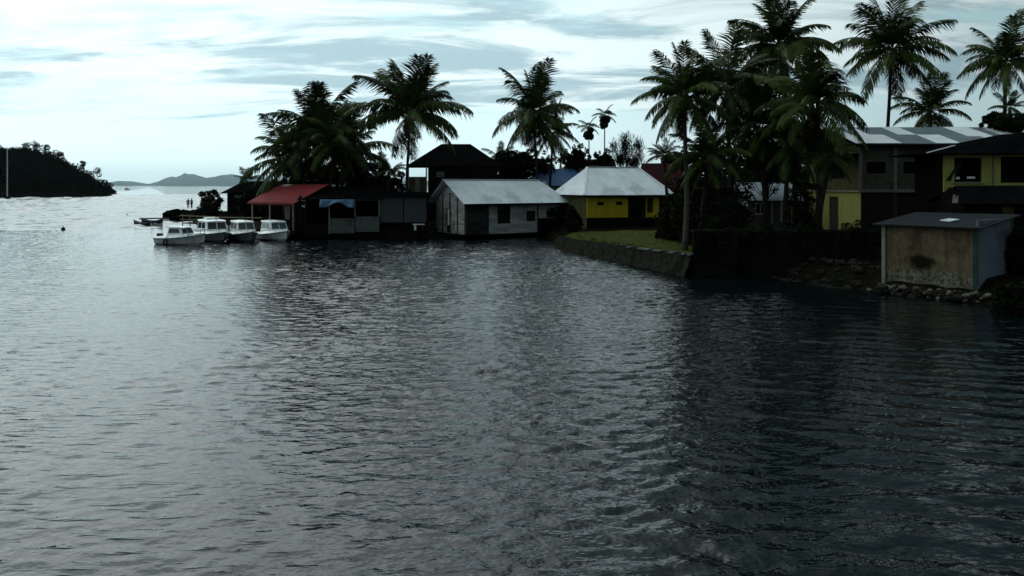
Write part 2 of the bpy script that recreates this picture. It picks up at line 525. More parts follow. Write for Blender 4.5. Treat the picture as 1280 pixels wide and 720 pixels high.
def wave_height(X, Y, far=0.0):
    """wind waves as sums of travelling sines: ruffled water along the village, slick water on the open side, long crests under the right bank"""
    rg = np.random.default_rng(5)

    def spectrum(n, lmin, lmax, mean_deg, spread_deg, slope):
        H = np.zeros_like(X)
        s1 = slope * math.sqrt(2.0 / n)
        for _ in range(n):
            lam = lmin * (lmax / lmin) ** rg.random()
            th = math.radians(mean_deg + spread_deg * rg.standard_normal())
            k = 2 * math.pi / lam
            H += s1 / k * np.sin(k * (X * math.sin(th) + Y * math.cos(th)) + rg.random() * 6.283)
        return H

    def slow(n, l0):
        H = np.zeros_like(X)
        for _ in range(n):
            th = rg.random() * 6.283
            k = 2 * math.pi / (l0 * (0.6 + rg.random()))
            H += np.sin(k * (X * math.sin(th) + Y * math.cos(th)) + rg.random() * 6.283)
        return H / math.sqrt(n / 2)

    def sst(v, a, b):
        t = np.clip((v - a) / (b - a), 0, 1)
        return t * t * (3 - 2 * t)
    wob = slow(8, 22.0)
    gust = 0.82 + 0.14 * slow(7, 9.0)
    ruffle = sst(X + 0.30 * Y + 2.2 * wob, -5.5, 4.5)
    lee = sst(X - 0.19 * Y + 1.4 * wob, -3.0, 5.0)
    if far:
        return spectrum(90, far, far * 4.5, -4, 36, 0.11)
    sea = spectrum(120, 0.36, 1.25, -4, 34, 0.165) + spectrum(24, 1.5, 3.2, 8, 24, 0.024)
    crest = spectrum(44, 0.55, 1.7, 15, 15, 0.085)
    calm = spectrum(90, 0.30, 1.2, -10, 30, 0.052)
    wl = spectrum(90, 0.30, 0.62, -11, 15, 0.15)
    sd = wl.std()
    wavelet = np.clip(wl - 1.45 * sd, 0, None) * 1.7
    H = (sea * (1 - 0.78 * lee) * np.clip(gust, 0.35, 1.3) + crest * lee * 0.9) * ruffle + (calm + wavelet) * (1 - 0.85 * ruffle)
    return H


def water_mesh():
    x0, x1, y0, y1, ym = -66.0, 46.0, 6.0, 108.0, 52.0

    def grid(xa, xb, ya, yb, cx, cy, far=0.0):
        xs, ys = np.linspace(xa, xb, int(round((xb - xa) / cx)) + 1), np.linspace(ya, yb, int(round((yb - ya) / cy)) + 1)
        Xg, Yg = np.meshgrid(xs, ys)
        H = wave_height(Xg, Yg, far)
        edge = np.minimum(np.minimum(Xg - xa, xb - Xg), np.minimum(Yg - ya, yb - Yg))
        H *= np.clip(edge / 0.5, 0.12, 1)
        V = np.stack([Xg, Yg, H], -1).reshape(-1, 3)
        n, m = len(xs), len(ys)
        idx = np.arange(n * m).reshape(m, n)
        Fq = np.stack([idx[:-1, :-1], idx[:-1, 1:], idx[1:, 1:], idx[1:, :-1]], -1).reshape(-1, 4)
        return V, Fq
    V0, F0 = grid(-24.0, 24.0, y0, 32.0, 0.09, 0.075)
    V1, F1 = grid(-38.0, 38.0, 32.0, ym, 0.12, 0.105)
    V2, F2 = grid(x0, x1, ym, y1, 0.22, 0.17)
    V3, F3 = grid(-190.0, x1, y1, 300.0, 0.75, 0.55, 1.9)
    V4, F4 = grid(-345.0, x1, 300.0, 530.0, 1.5, 1.2, 4.0)
    V, Fs, off = [], [], 0
    for v_, f_ in ((V0, F0), (V1, F1), (V2, F2), (V3, F3), (V4, F4)):
        V.append(v_)
        Fs.append(f_ + off)
        off += len(v_)

    def flat(xa, xb, ya, yb):
        nonlocal off
        V.append(np.array([[xa, ya, 0], [xb, ya, 0], [xb, yb, 0], [xa, yb, 0]], float))
        Fs.append(np.array([[0, 1, 2, 3]]) + off)
        off += 4
    flat(-38, 38, -60, y0)
    flat(-38, -24, y0, 32)
    flat(24, 38, y0, 32)
    flat(x0, -38, -60, ym)
    flat(38, x1, -60, ym)
    flat(-345, -190, y1, 300)
    flat(-345, x0, -60, y1)
    bx = [-52000, -12000, -3000, -900, -345, x1, 300, 900, 3000, 12000, 52000]
    by = [-1500, -300, -60, 530, 1500, 4000, 12000, 26000, 43500]
    for j in range(len(by) - 1):
        for i in range(len(bx) - 1):
            if bx[i] == -345 and by[j] == -60:
                continue
            flat(bx[i], bx[i + 1], by[j], by[j + 1])
    V, Fs = np.concatenate(V), np.concatenate(Fs)
    me = bpy.data.meshes.new('water')
    me.vertices.add(len(V))
    me.vertices.foreach_set('co', V.astype(np.float32).ravel())
    me.loops.add(len(Fs) * 4)
    me.loops.foreach_set('vertex_index', Fs.astype(np.int32).ravel())
    me.polygons.add(len(Fs))
    me.polygons.foreach_set('loop_start', (np.arange(len(Fs)) * 4).astype(np.int32))
    me.polygons.foreach_set('use_smooth', np.ones(len(Fs), bool))
    me.update(calc_edges=True)
    me.validate()
    me.materials.append(M_WATER)
    return link('water', me)


tag(water_mesh(), kind='structure')

SHORE = [(75, 18), (34, 30), (27, 34.5), (24.5, 37.5), (24.0, 40.6), (20.6, 44.6), (18.8, 50), (17.0, 53.6), (12.2, 53.6), (10.4, 58),
         (7.8, 66), (5.2, 74), (4.6, 79), (4.5, 87), (3.5, 96), (-8, 97), (-18, 92.5), (-23, 92.5), (-27, 97), (-33, 108), (-45, 126), (-56, 137),
         (-61, 142), (-60, 149), (-50, 165), (-38, 210), (20, 330), (220, 330), (220, 18)]


def shore_dist(x, y):
    """signed distance to the shoreline, positive on land"""
    best, inside = 1e9, False
    n = len(SHORE)
    for i in range(n):
        (ax, ay), (bx, by) = SHORE[i], SHORE[(i + 1) % n]
        dx, dy = bx - ax, by - ay
        t = max(0, min(1, ((x - ax) * dx + (y - ay) * dy) / (dx * dx + dy * dy)))
        d = math.hypot(x - ax - t * dx, y - ay - t * dy)
        best = min(best, d)
        if (ay > y) != (by > y) and x < (bx - ax) * (y - ay) / (by - ay) + ax:
            inside = not inside
    return best if inside else -best


def gz(x, y):
    d = shore_dist(x, y)
    if d < 0:
        return max(-1.5, d * 0.6)
    z = min(d / 1.6, 1.0) * 1.05 + min(d, 25) * 0.022
    return z + 0.10 * noise.noise(Vector((x * 0.3, y * 0.3, 0))) * min(1, d)


def linspace(a, b, s):
    n = int(round((b - a) / s))
    return [a + (b - a) * i / n for i in range(n + 1)]


gx = linspace(-66, 60, 1.2) + linspace(64, 220, 12)
gy = linspace(28, 168, 1.2) + linspace(174, 330, 12)
mb = MB()
for y in gy:
    for x in gx:
        mb.v.append(Vector((x, y, gz(x, y))))
for j in range(len(gy) - 1):
    for i in range(len(gx) - 1):
        k = j * len(gx) + i
        q = (k, k + 1, k + len(gx) + 1, k + len(gx))
        if max(mb.v[a].z for a in q) > -1.3:
            mb.f.append(q)
tag(mb.build('ground', M_GROUND, smooth=True), kind='structure')


HILL = [(-420, 36), (-351, 28), (-340, 28.5), (-329, 27.5), (-318, 25), (-307, 20.5), (-296, 14), (-288, 8.5), (-281, 4.2), (-276, 2), (-272, 0.5), (-269, -1.5)]


def hill_height(x, y):
    """wooded headland across the inlet, ending in a low point"""
    crest = -2.0
    for i in range(len(HILL) - 1):
        if HILL[i][0] <= x <= HILL[i + 1][0]:
            f = (x - HILL[i][0]) / (HILL[i + 1][0] - HILL[i][0])
            crest = HILL[i][1] + (HILL[i + 1][1] - HILL[i][1]) * f
    if x < HILL[0][0]:
        crest = HILL[0][1]
    if crest <= -1.5:
        return -2.0
    t = max(0.0, (x + 270.0) / -150.0)
    w = 14 + 60 * min(1.0, t)
    k = 1 - ((y - 548.0) / w) ** 2
    if k < 0:
        return -2.0
    return crest * k ** 0.6 - 0.8 + 0.9 * noise.noise(Vector((x * 0.05, y * 0.05, 3)))


mb = MB()
hx, hy = linspace(-560, -264, 4), linspace(460, 640, 4)
for y in hy:
    for x in hx:
        mb.v.append(Vector((x, y, hill_height(x, y))))
for j in range(len(hy) - 1):
    for i in range(len(hx) - 1):
        k = j * len(hx) + i
        q = (k, k + 1, k + len(hx) + 1, k + len(hx))
        if max(mb.v[a].z for a in q) > -1.9:
            mb.f.append(q)
tag(mb.build('hill', M_FOREST, smooth=True), kind='structure')


def leaf_cloud(mbx, c, rad, n, size, rng, flat=0.75):
    """leaf clumps spread through an uneven ellipsoid"""
    c = Vector(c)
    for _ in range(n):
        while True:
            d = Vector((rng.uniform(-1, 1), rng.uniform(-1, 1), rng.uniform(-1, 1)))
            if 0.05 < d.length < 1:
                break
        d = d.normalized() * (d.length ** 0.5)
        p = c + Vector((d.x * rad, d.y * rad, d.z * rad * flat))
        a = Vector((rng.gauss(0, 1), rng.gauss(0, 1), rng.gauss(0, 0.6))).normalized()
        b = a.cross(Vector((rng.gauss(0, 1), rng.gauss(0, 1), rng.gauss(0, 1)))).normalized()
        s = size * rng.uniform(0.6, 1.3)
        mbx.add([p - a * s, p - b * s * 0.42, p + a * s, p + b * s * 0.42], [(0, 1, 2, 3)])


# forest canopy: one mass nobody could count
rng = random.Random(11)
mb = MB()
for _ in range(900):
    x = rng.uniform(-385, -272)
    t = max(0, (x + 270.0) / -150.0)
    y = 548 + rng.uniform(-1, 0.25) * (14 + 60 * min(1, t))
    z = hill_height(x, y)
    if z < -0.3:
        continue
    r = rng.uniform(1.6, 3.9) * min(1, 0.6 + z / 14)
    leaf_cloud(mb, (x, y, z + r * rng.uniform(0.2, 0.7)), r, 50, 0.75, rng, 0.95)
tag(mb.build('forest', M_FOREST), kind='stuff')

# dark rocky spit in front of the hill
mb = MB()
sx, sy = linspace(-330, -170, 3.0), linspace(320, 460, 3.0)
spit_line = [(-330, 352), (-275, 365), (-247, 392), (-232, 418), (-226, 436), (-224, 442)]


def spit_height(x, y):
    best, w = 1e9, 1
    for i in range(len(spit_line) - 1):
        (ax, ay), (bx, by) = spit_line[i], spit_line[i + 1]
        dx, dy = bx - ax, by - ay
        t = max(0, min(1, ((x - ax) * dx + (y - ay) * dy) / (dx * dx + dy * dy)))
        d = math.hypot(x - ax - t * dx, y - ay - t * dy)
        if d < best:
            best, w = d, 16 - 2.4 * (i + t)
    z = (1 - best / w) * 2.6
    return z + (0.9 * noise.noise(Vector((x * 0.13, y * 0.13, 1))) + 0.6 * noise.noise(Vector((x * 0.4, y * 0.4, 1))) if z > -0.6 else 0)


for y in sy:
    for x in sx:
        mb.v.append(Vector((x, y, max(-1.4, spit_height(x, y)))))
for j in range(len(sy) - 1):
    for i in range(len(sx) - 1):
        k = j * len(sx) + i
        q = (k, k + 1, k + len(sx) + 1, k + len(sx))
        if max(mb.v[a].z for a in q) > -1.2:
            mb.f.append(q)
tag(mb.build('rocky_spit', M_ROCKDARK), kind='structure')

# far mountains across the strait
PROF = [(-700, 226), (-300, 222), (-60, 224), (60, 227), (120, 230), (150, 226), (168, 227), (186, 230), (197, 227), (206, 223), (214, 220.5), (220, 221.5), (227, 218.5),
        (231, 216.2), (234, 217.5), (242, 217.6), (250, 220), (258, 222.2), (268, 221), (276, 219), (290, 217.6), (300, 219.5), (315, 220), (340, 224), (380, 226), (420, 229), (520, 226), (700, 229), (900, 227), (1000, 230)]
mb = MB()
prev = None
MY = 39000.0
cols = []
for i in range(len(PROF) - 1):
    (a, ya), (b, yb) = PROF[i], PROF[i + 1]
    n = max(2, int(abs(b - a) / 5))
    for k in range(n):
        t = k / n
        px = a + (b - a) * t
        cols.append((px, ya + (yb - ya) * t + 0.35 * noise.noise(Vector((px * 0.25, 0, 0)))))
for px, py in cols:
    top = at(px, py, MY)
    x, z = top.x, max(30, top.z)
    k = noise.noise(Vector((px * 0.12, 4, 0)))
    mb.v += [Vector((x * 0.93, MY - 2600, -1)), Vector((x * 0.965 + 150 * k, MY - 1300 + 300 * k, z * (0.5 + 0.08 * k))), Vector((x, MY, z)), Vector((x * 1.06, MY + 2500, -1))]
for i in range(len(cols) - 1):
    for r in range(3):
        k = i * 4 + r
        mb.f.append((k, k + 4, k + 5, k + 1))
tag(mb.build('mountains', M_MOUNT), kind='structure')


# ------------------------------------------------------------------ TREES
def frond_mesh(th0, bend, length, seed, dry=False, droop=0.5):
    rng = random.Random(seed)
    mbx = MB()
    N = 26
    pts = [Vector((0, 0, 0))]
    tang = []
    side_curve = rng.uniform(-0.12, 0.12)
    for i in range(N):
        s = (i + 0.5) / N
        th = R(th0) - R(bend) * s ** 1.35
        d = Vector((math.cos(th) * math.cos(side_curve * s * 2), math.cos(th) * math.sin(side_curve * s * 2), math.sin(th)))
        tang.append(d)
        pts.append(pts[-1] + d * (length / N))
    mbx.tube(pts, [0.055 * (1 - 0.85 * i / N) for i in range(N + 1)], 4)
    npair = 58
    for k in range(npair):
        s = 0.12 + 0.88 * (k + rng.uniform(-0.3, 0.3)) / npair
        s = min(0.995, max(0.1, s))
        j = min(N - 1, int(s * N))
        p = pts[j].lerp(pts[j + 1], s * N - j)
        d = tang[j]
        sd = Vector((-d.y, d.x, 0))
        sd = sd.normalized() if sd.length > 0.05 else Vector((0, 1, 0))
        nrm = sd.cross(d)
        jag = rng.uniform(0.75, 1.3)
        ll = jag * length * (0.25 * math.sin(math.pi * min(1, 0.12 + s * 0.86)) ** 0.6 + 0.015) * rng.uniform(0.8, 1.15)
        for sg in (-1, 1):
            if rng.random() < (0.10 if not dry else 0.25):
                continue
            v = (sd * sg * 0.85 + d * (0.45 + 0.5 * s) - nrm * -0.10)
            v = v.normalized()
            g = Vector((0, 0, -1))
            w = 0.052 * length / 5 * rng.uniform(0.7, 1.25)
            m1 = p + (v + g * droop * 0.35).normalized() * ll * 0.5
            m2 = m1 + (v + g * droop * (1.2 + rng.uniform(-0.3, 0.4))).normalized() * ll * 0.5
            wd = d * w
            mbx.add([p - wd * 0.6, p + wd * 0.6, m1 + wd, m1 - wd, m2 + wd * 0.15, m2 - wd * 0.15], [(0, 1, 2, 3), (3, 2, 4, 5)])
    return mbx.mesh('frond', M_LEAF_DRY if dry else M_LEAF)


# classes from the upright spear to the hanging old frond
FROND_CLS = [(84, 26, 0.30), (72, 48, 0.45), (58, 66, 0.6), (42, 76, 0.8), (24, 74, 1.0), (6, 66, 1.15), (-16, 52, 1.2), (-42, 32, 1.2)]
FRONDS = [[frond_mesh(a, b, 5.0, 100 + 10 * i + k, droop=dr) for k in range(3)] for i, (a, b, dr) in enumerate(FROND_CLS)]
FROND_DRY = [frond_mesh(-58, 22, 4.2, 300 + k, True, 0.8) for k in range(2)]


def nut_mesh(seed, n=9, r=0.13, spread=0.35, m=None):
    rng = random.Random(seed)
    mbx = MB()
    for k in range(n):
        a = rng.uniform(0, 6.28)
        mbx.blob((math.cos(a) * spread, math.sin(a) * spread, -0.35 + rng.uniform(-0.35, 0.1)), r, seed + k, 1, 0.1, (1, 1, 1.2))
    return mbx.mesh('coconut_cluster', m or M_NUT, True)


NUTS = [nut_mesh(5), nut_mesh(9)]


def palm(label, crown_px, Y, reach_px, base_px, seed, n=24, old=0.75, up=1.0, trunk_r=0.17, dry=3, tmat=None, lean=0.0, base_z=None, hide_trunk=False, group='coconut palms of the village', spread=1.0):
    """crown centre and frond reach are read off the photo; base_px: picture x of the trunk foot"""
    rng = random.Random(seed)
    c = at(crown_px[0], crown_px[1], Y)
    bx = at(base_px, 290, Y + rng.uniform(-0.3, 0.3))
    bz = gz(bx.x, bx.y) - 0.15
    root = empty('coconut_palm', (bx.x, bx.y, bz), 0, label, 'palm tree', group)
    top = c - root.location
    pts = []
    NS = 10
    swx = rng.choice((-1, 1)) * rng.uniform(0.12, 0.45)
    for i in range(NS + 1):
        t = i / NS
        k = t ** (1.0 + lean)
        sw = math.sin(math.pi * t) * swx + math.sin(2 * math.pi * t) * swx * 0.35
        pts.append(Vector((top.x * k + sw, top.y * k, top.z * t)))
    mbx = MB().tube(pts, [trunk_r * (1.55 - 0.35 * min(1, i * 2 / NS) - 0.35 * i / NS) for i in range(NS + 1)], 9)
    mbx.build('trunk', tmat or M_TRUNK, root, True)
    sc = reach_px * Y / 1000.0 / 4.55
    az = rng.uniform(0, 6.28)
    n = int(n * 1.35)
    for i in range(n):
        u = (i + rng.uniform(-0.4, 0.4)) / max(1, n - 1)
        u = max(0, min(1, u)) ** (0.78 / up) * old
        k = min(7, int(u * 8))
        az += 2.39996 * spread + rng.uniform(-0.5, 0.5)
        if rng.random() < 0.08:
            continue
        s = sc * rng.uniform(0.80, 1.14) * (1.06 if k < 2 else 1.0)
        link('frond', FRONDS[k][rng.randrange(3)], root, top + Vector((math.cos(az), math.sin(az), 0)) * 0.15, (R(rng.uniform(-16, 16)), R(rng.uniform(-10, 10)), az), s)
    for i in range(dry):
        link('frond', FROND_DRY[i % 2], root, top + Vector((0, 0, -0.2)), (0, R(rng.uniform(-6, 14)), rng.uniform(0, 6.28)), sc * rng.uniform(0.75, 1.0))
    link('coconut_cluster', NUTS[seed % 2], root, top, (0, 0, rng.uniform(0, 6)), sc)
    return root


def areca(label, crown_px, Y, reach_px, base_px, seed, n=9):
    rng = random.Random(seed)
    c = at(crown_px[0], crown_px[1], Y)
    b = at(base_px, 290, Y)
    root = empty('areca_palm', (b.x, b.y, gz(b.x, b.y) - 0.1), 0, label, 'palm tree', 'slim areca palms on the skyline')
    top = c - root.location
    MB().tube([Vector((top.x * t, top.y * t, top.z * t)) for t in (0, 0.33, 0.66, 1)], [0.12, 0.1, 0.09, 0.08], 7).build('trunk', M_TRUNK, root, True)
    s = reach_px * Y / 1000 / 3.9
    for i in range(n):
        k = [1, 2, 3, 3, 4, 4, 5, 5, 6, 4, 5][i % 11]
        link('frond', FRONDS[k][i % 3], root, top, (R(rng.uniform(-15, 15)), 0, i * 2.4 + rng.uniform(-0.3, 0.3)), (s, s * 1.5, s))
    mbx = MB()
    for i in range(14):
        mbx.blob((rng.uniform(-0.5, 0.5), rng.uniform(-0.5, 0.5), rng.uniform(-2.1, -0.5)), 0.42, seed + i, 1, 0.3, (1, 1, 1.2))
    mbx.build('fruit_cluster', M_BUSH, root, True).location = top
    return root


def broad_tree(name, label, cat, px_c, Y, rad_px, seed, flat=0.75, leaves=1500, size=0.22, blobs=9, group=None, matl=None, base_drop=None, feathery=False):
    """leafy bush or small tree: tapered trunk with limbs, leaf clumps in uneven lobes"""
    rng = random.Random(seed)
    c = at(px_c[0], px_c[1], Y)
    rad = rad_px * Y / 1000.0
    gzv = gz(c.x, c.y)
    root = empty(name, (c.x, c.y, gzv - 0.1), 0, label, cat, group)
    top = Vector((0, 0, max(0.5, c.z - gzv)))
    tr, cr = MB(), MB()
    tr.tube([Vector((0, 0, 0)), top * 0.5 + Vector((0.1, 0, 0)), top], [0.06 + rad * 0.05, 0.05 + rad * 0.035, 0.04], 7)
    blobs = int(blobs * 1.7)
    for k in range(blobs):
        a = k * 2.4 + rng.uniform(-0.4, 0.4)
        rr = rad * math.sqrt((k + 0.5) / blobs) * 0.86
        p = top + Vector((math.cos(a) * rr, math.sin(a) * rr, rng.uniform(-0.8, 0.85) * rad * flat * (1 - 0.4 * rr / rad)))
        if name == 'shrub':
            p.z = max(0.2, top.z + rad * flat - (rng.random() ** 0.8) * (top.z + rad * flat) - 0.3 * rr)
        tr.tube([top * 0.55, (top * 0.55 + p) * 0.5 + Vector((0, 0, -0.1 * rad)), p], [0.05, 0.04, 0.015], 5)
        br = rad * rng.uniform(0.16, 0.42)
        if feathery:
            for q in range(leaves // blobs):
                s0 = p + Vector((rng.gauss(0, 0.45), rng.gauss(0, 0.45), rng.gauss(0, 0.7))) * br
                d = (s0 - top * 0.5).normalized() * 0.6 + Vector((rng.gauss(0, 0.6), rng.gauss(0, 0.6), 0.45))
                d = d.normalized() * size * rng.uniform(1.0, 2.6)
                w = Vector((rng.gauss(0, 1), rng.gauss(0, 1), 0.2)).normalized() * size * 0.075
                cr.add([s0 - w, s0 + w, s0 + d * 0.6 + w, s0 + d + Vector((0, 0, -0.12 * size)), s0 + d * 0.6 - w], [(0, 1, 2, 3, 4)])
        else:
            leaf_cloud(cr, p, br, leaves // blobs, size, rng, 0.8)
    if not feathery:
        if name == 'shrub':
            hh = top.z + rad * flat
            leaf_cloud(cr, (0, 0, hh * 0.46), rad * 0.9, int(leaves * 0.7), size, rng, max(0.3, hh * 0.5 / rad))
        else:
            for q in range(16):
                dq = Vector((rng.gauss(0, 1), rng.gauss(0, 1), rng.gauss(0, 0.8) + 0.2)).normalized() * rad * rng.uniform(0.85, 1.2)
                leaf_cloud(cr, top + Vector((dq.x, dq.y, dq.z * flat)), rad * rng.uniform(0.08, 0.17), max(14, leaves // 50), size * 0.85, rng, 1.2)
            leaf_cloud(cr, top + Vector((rng.uniform(-.15, .15) * rad, 0, -0.15 * rad)), rad * 0.62, int(leaves * 0.4), size, rng, flat)
    tr.build('trunk', M_BARK, root, True)
    cr.build('crown', matl or M_BUSH, root)
    return root


# emergent trees on the hill's skyline
for i, (px, py, lab) in enumerate([(1, 184, 'round tree at the left picture edge on the crest of the wooded hill'),
                                   (30, 181, 'low dark tree crown just right of the white mast on the hill crest'),
                                   (43, 180, 'umbrella shaped tree standing clear on top of the wooded hill'),
                                   (55, 185, 'leaning crown a little below the umbrella shaped tree on the hill'),
                                   (73, 190, 'bushy tree midway down the hill skyline'),
                                   (104, 203, 'thin tall tree sticking up from the lower hill skyline'),
                                   (117, 213, 'small tree near the low end of the hill skyline'),
                                   (133, 226, 'round tree overhanging the water at the tip of the headland')]):
    Y = 548
    p = at(px, py, Y)
    rng = random.Random(50 + i)
    hz_ = max(0, hill_height(p.x, Y))
    root = empty('hill_tree', (p.x, Y, hz_), 0, lab, 'tree', 'single trees on the skyline of the hill')
    h = max(2.0, p.z - hz_)
    MB().tube([(0, 0, -0.5), (0.2, 0, h * 0.6), (0, 0, h)], [0.4, 0.3, 0.15], 6).build('trunk', M_BARK, root)
    cr = MB()
    w = 3.4 if px not in (104,) else 1.8
    for k in range(5):
        leaf_cloud(cr, (rng.uniform(-1, 1) * w, rng.uniform(-1, 1) * w, h + rng.uniform(-3.0, 0.6) - (k == 0) * 1.5), w * rng.uniform(0.45, 0.8), 90, 0.6, rng, 0.9)
    cr.build('crown', M_FOREST, root)

palm('thick coconut palm with an upright spear of fronds above the red roofed shelter', (398, 168), 101, 66, 401, 1, n=26, old=0.85, dry=2)
palm('low spreading palm whose fronds hang over the left end of the red roof', (362, 198), 99, 56, 372, 2, n=22, old=0.98, dry=3)
palm('low palm between the spear topped palm and the tall palm by the dark house', (436, 190), 103, 52, 438, 3, n=20, old=0.95, dry=2)
palm('tall full crowned coconut palm in front of the dark two storey house', (512, 142), 96, 70, 513, 4, n=30, old=0.86, dry=2)
palm('coconut palm with a tall dense head and hanging old fronds behind the grey shack', (667, 140), 106, 54, 668, 5, n=30, old=1.0, dry=8, up=0.9)
palm('shorter dark palm tucked close behind the palm with hanging old fronds', (691, 166), 112, 34, 690, 6, n=16, old=1.0, dry=3, group='coconut palms of the village')
palm('young palm with a fan of short fronds left of the dark two storey house', (486, 216), 98, 22, 486, 7, n=14, old=0.7, dry=0)
palm('leftmost palm of the right hand cluster, with a bare pale trunk at the grass bank', (855, 120), 60, 62, 856, 8, n=28, old=0.97, dry=4, tmat=M_TRUNK_PALE)
palm('palm with yellow green fronds directly right of the pale trunked palm', (908, 112), 64, 68, 912, 9, n=30, old=0.97, dry=5)
palm('tallest palm of the cluster, its crown cut by the top of the picture', (974, 56), 72, 66, 992, 10, n=30, old=0.97, dry=5, lean=0.5)
palm('dense palm overlapping the left gable of the olive two storey building', (1022, 128), 58, 70, 1016, 11, n=32, old=0.97, dry=4)
palm('dark shorter palm in the middle of the cluster under the yellow green crown', (950, 160), 62, 58, 955, 12, n=28, old=1.0, dry=5)
palm('lone tall palm with a straight slim trunk rising behind the striped roof', (1114, 62), 80, 66, 1112, 13, n=26, old=0.93, dry=2)
palm('squat palm with drooping fronds just above the ridge of the striped roof', (1163, 140), 78, 44, 1164, 14, n=22, old=0.95, dry=3)
palm('tall palm with a round crown at the right picture edge', (1256, 76), 73, 52, 1262, 15, n=26, old=0.93, dry=2)
palm('small palm with a spiky head between the yellow house and the maroon roof', (830, 194), 90, 22, 832, 16, n=16, old=0.75, dry=0)
palm('small palm beside the foot of the tall palm at the right picture edge', (1262, 134), 70, 20, 1264, 17, n=14, old=0.8, dry=0)
palm('low drooping palm right of the pale trunked palm, over the left end of the seawall', (884, 196), 61, 50, 886, 31, n=24, old=1.0, dry=5)
palm('low drooping palm under the leaning palm, above the small white house', (986, 178), 60.5, 48, 984, 32, n=24, old=1.0, dry=5)
palm('young palm filling the left clump beside the spear topped palm', (418, 176), 98, 52, 416, 33, n=22, old=1.0, dry=3)
palm('low palm with hanging fronds in front of the gable window of the olive building', (1036, 196), 57.5, 34, 1030, 34, n=20, old=1.0, dry=4)
areca('taller slim areca palm, its dark fruit hanging under the small crown', (756, 143), 118, 14, 755, 21)
areca('shorter slim areca palm left of the taller one on the skyline', (736, 158), 120, 13, 737, 22)

broad_tree('casuarina', 'feathery upright tree behind the hip roof of the yellow house', 'tree', (784, 190), 108, 22, 31, 1.15, 3000, 0.36, 14, feathery=True)
broad_tree('leafy_tree', 'round leafy tree between the blue roof and the brown roof', 'tree', (720, 198), 122, 20, 32, 0.75, 1800, 0.26, 10)
broad_tree('leafy_tree', 'leafy tree behind the trunks of the palm with hanging old fronds', 'tree', (640, 202), 114, 24, 33, 0.6, 1800, 0.28, 10)
broad_tree('leafy_tree', 'wide dark tree behind the hanging fronds left of the blue roof', 'tree', (668, 206), 120, 26, 41, 0.7, 2000, 0.3, 10)
palm('young palm standing right of the black hip roof', (626, 200), 116, 24, 627, 41, n=16, old=0.85, dry=1)
broad_tree('leafy_tree', 'small leafy tree between the areca palms and the feathery tree', 'tree', (754, 198), 125, 14, 34, 0.8, 800, 0.28, 8)
broad_tree('leafy_tree', 'dense rounded tree at the right edge under the tall palm', 'tree', (1258, 153), 66, 26, 35, 0.6, 2600, 0.2, 10)
broad_tree('leafy_tree', 'dark tree filling the gap right of the dark two storey house', 'tree', (640, 214), 118, 16, 36, 0.9, 900, 0.28, 8)
broad_tree('leafy_tree', 'dark tree behind the low fronds left of the dark two storey house', 'tree', (446, 214), 104, 34, 37, 0.6, 2200, 0.28, 10)
broad_tree('leafy_tree', 'dark tree under the spear topped palm behind the red roof', 'tree', (392, 214), 104, 42, 38, 0.62, 3200, 0.28, 12)
broad_tree('leafy_tree', 'dark tree in the gap between the low palm and the tall full crowned palm', 'tree', (482, 226), 102, 24, 39, 0.7, 1500, 0.26, 9)
for i, (px, py, Y, r, lab) in enumerate([
        (868, 232, 66, 34, 'dark bushy tree behind the pale trunked palm'),
        (912, 222, 70, 36, 'dark bushy tree between the second palm and the leaning palm'),
        (905, 262, 60, 36, 'dense dark shrub behind the seawall at its left end'),
        (958, 208, 72, 34, 'dark tree crown under the tallest palm'),
        (1000, 232, 56.5, 22, 'dark shrub hiding the left corner of the olive building'),
        (838, 266, 70, 20, 'dark shrub right of the porch of the yellow house'),
        (716, 266, 84, 12, 'green shrub beside the left wall of the yellow house')]):
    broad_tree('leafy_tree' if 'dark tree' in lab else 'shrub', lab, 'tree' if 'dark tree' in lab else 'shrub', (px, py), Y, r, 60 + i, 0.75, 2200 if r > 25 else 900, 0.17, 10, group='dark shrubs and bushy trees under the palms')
for i, (px, py, Y, r, lab) in enumerate([
        (318, 246, 116, 20, 'dark undergrowth right of the hut on the point'),
        (352, 240, 112, 26, 'dark undergrowth behind the left half of the red roof'),
        (392, 244, 108, 26, 'dark undergrowth behind the right end of the red roof'),
        (432, 236, 106, 26, 'dark undergrowth behind the stall with the blue tarpaulin'),
        (474, 238, 105, 26, 'dark undergrowth behind the grey steel shed'),
        (502, 240, 103, 18, 'dark undergrowth at the foot of the tall full crowned palm'),
        (642, 222, 121, 24, 'dark undergrowth between the dark house and the blue roof'),
        (692, 262, 96, 16, 'dark undergrowth between the shack and the yellow house'),
        (846, 250, 72, 24, 'dark undergrowth left of the pale trunked palm'),
        (882, 248, 64, 34, 'dark undergrowth right of the pale trunked palm'),
        (930, 236, 80, 36, 'dark tall thicket behind the small white house, left part'),
        (985, 236, 82, 36, 'dark tall thicket behind the small white house, right part'),
        (896, 276, 58, 15, 'dark low shrub on top of the seawall near its left end'),
        (1006, 268, 57, 14, 'dark low shrub left of the lemon ground floor wall'),
        (830, 236, 104, 30, 'dark thicket around the maroon roofed house'),
        (868, 208, 112, 44, 'far dark thicket seen left of the second palm trunk'),
        (914, 204, 118, 48, 'far dark thicket seen between the second and the leaning trunk'),
        (966, 202, 114, 48, 'far dark thicket seen right of the leaning trunk'),
        (1008, 206, 110, 40, 'far dark thicket against the left gable of the olive building'),
        (612, 232, 124, 22, 'far dark thicket behind the right corner of the dark house')]):
    broad_tree('shrub', lab, 'shrub', (px, py), Y, r, 160 + i, 0.75, 2600 if Y < 109 else 4200, 0.2 if Y < 109 else 0.34, 12, group='dark shrubs and bushy trees under the palms')
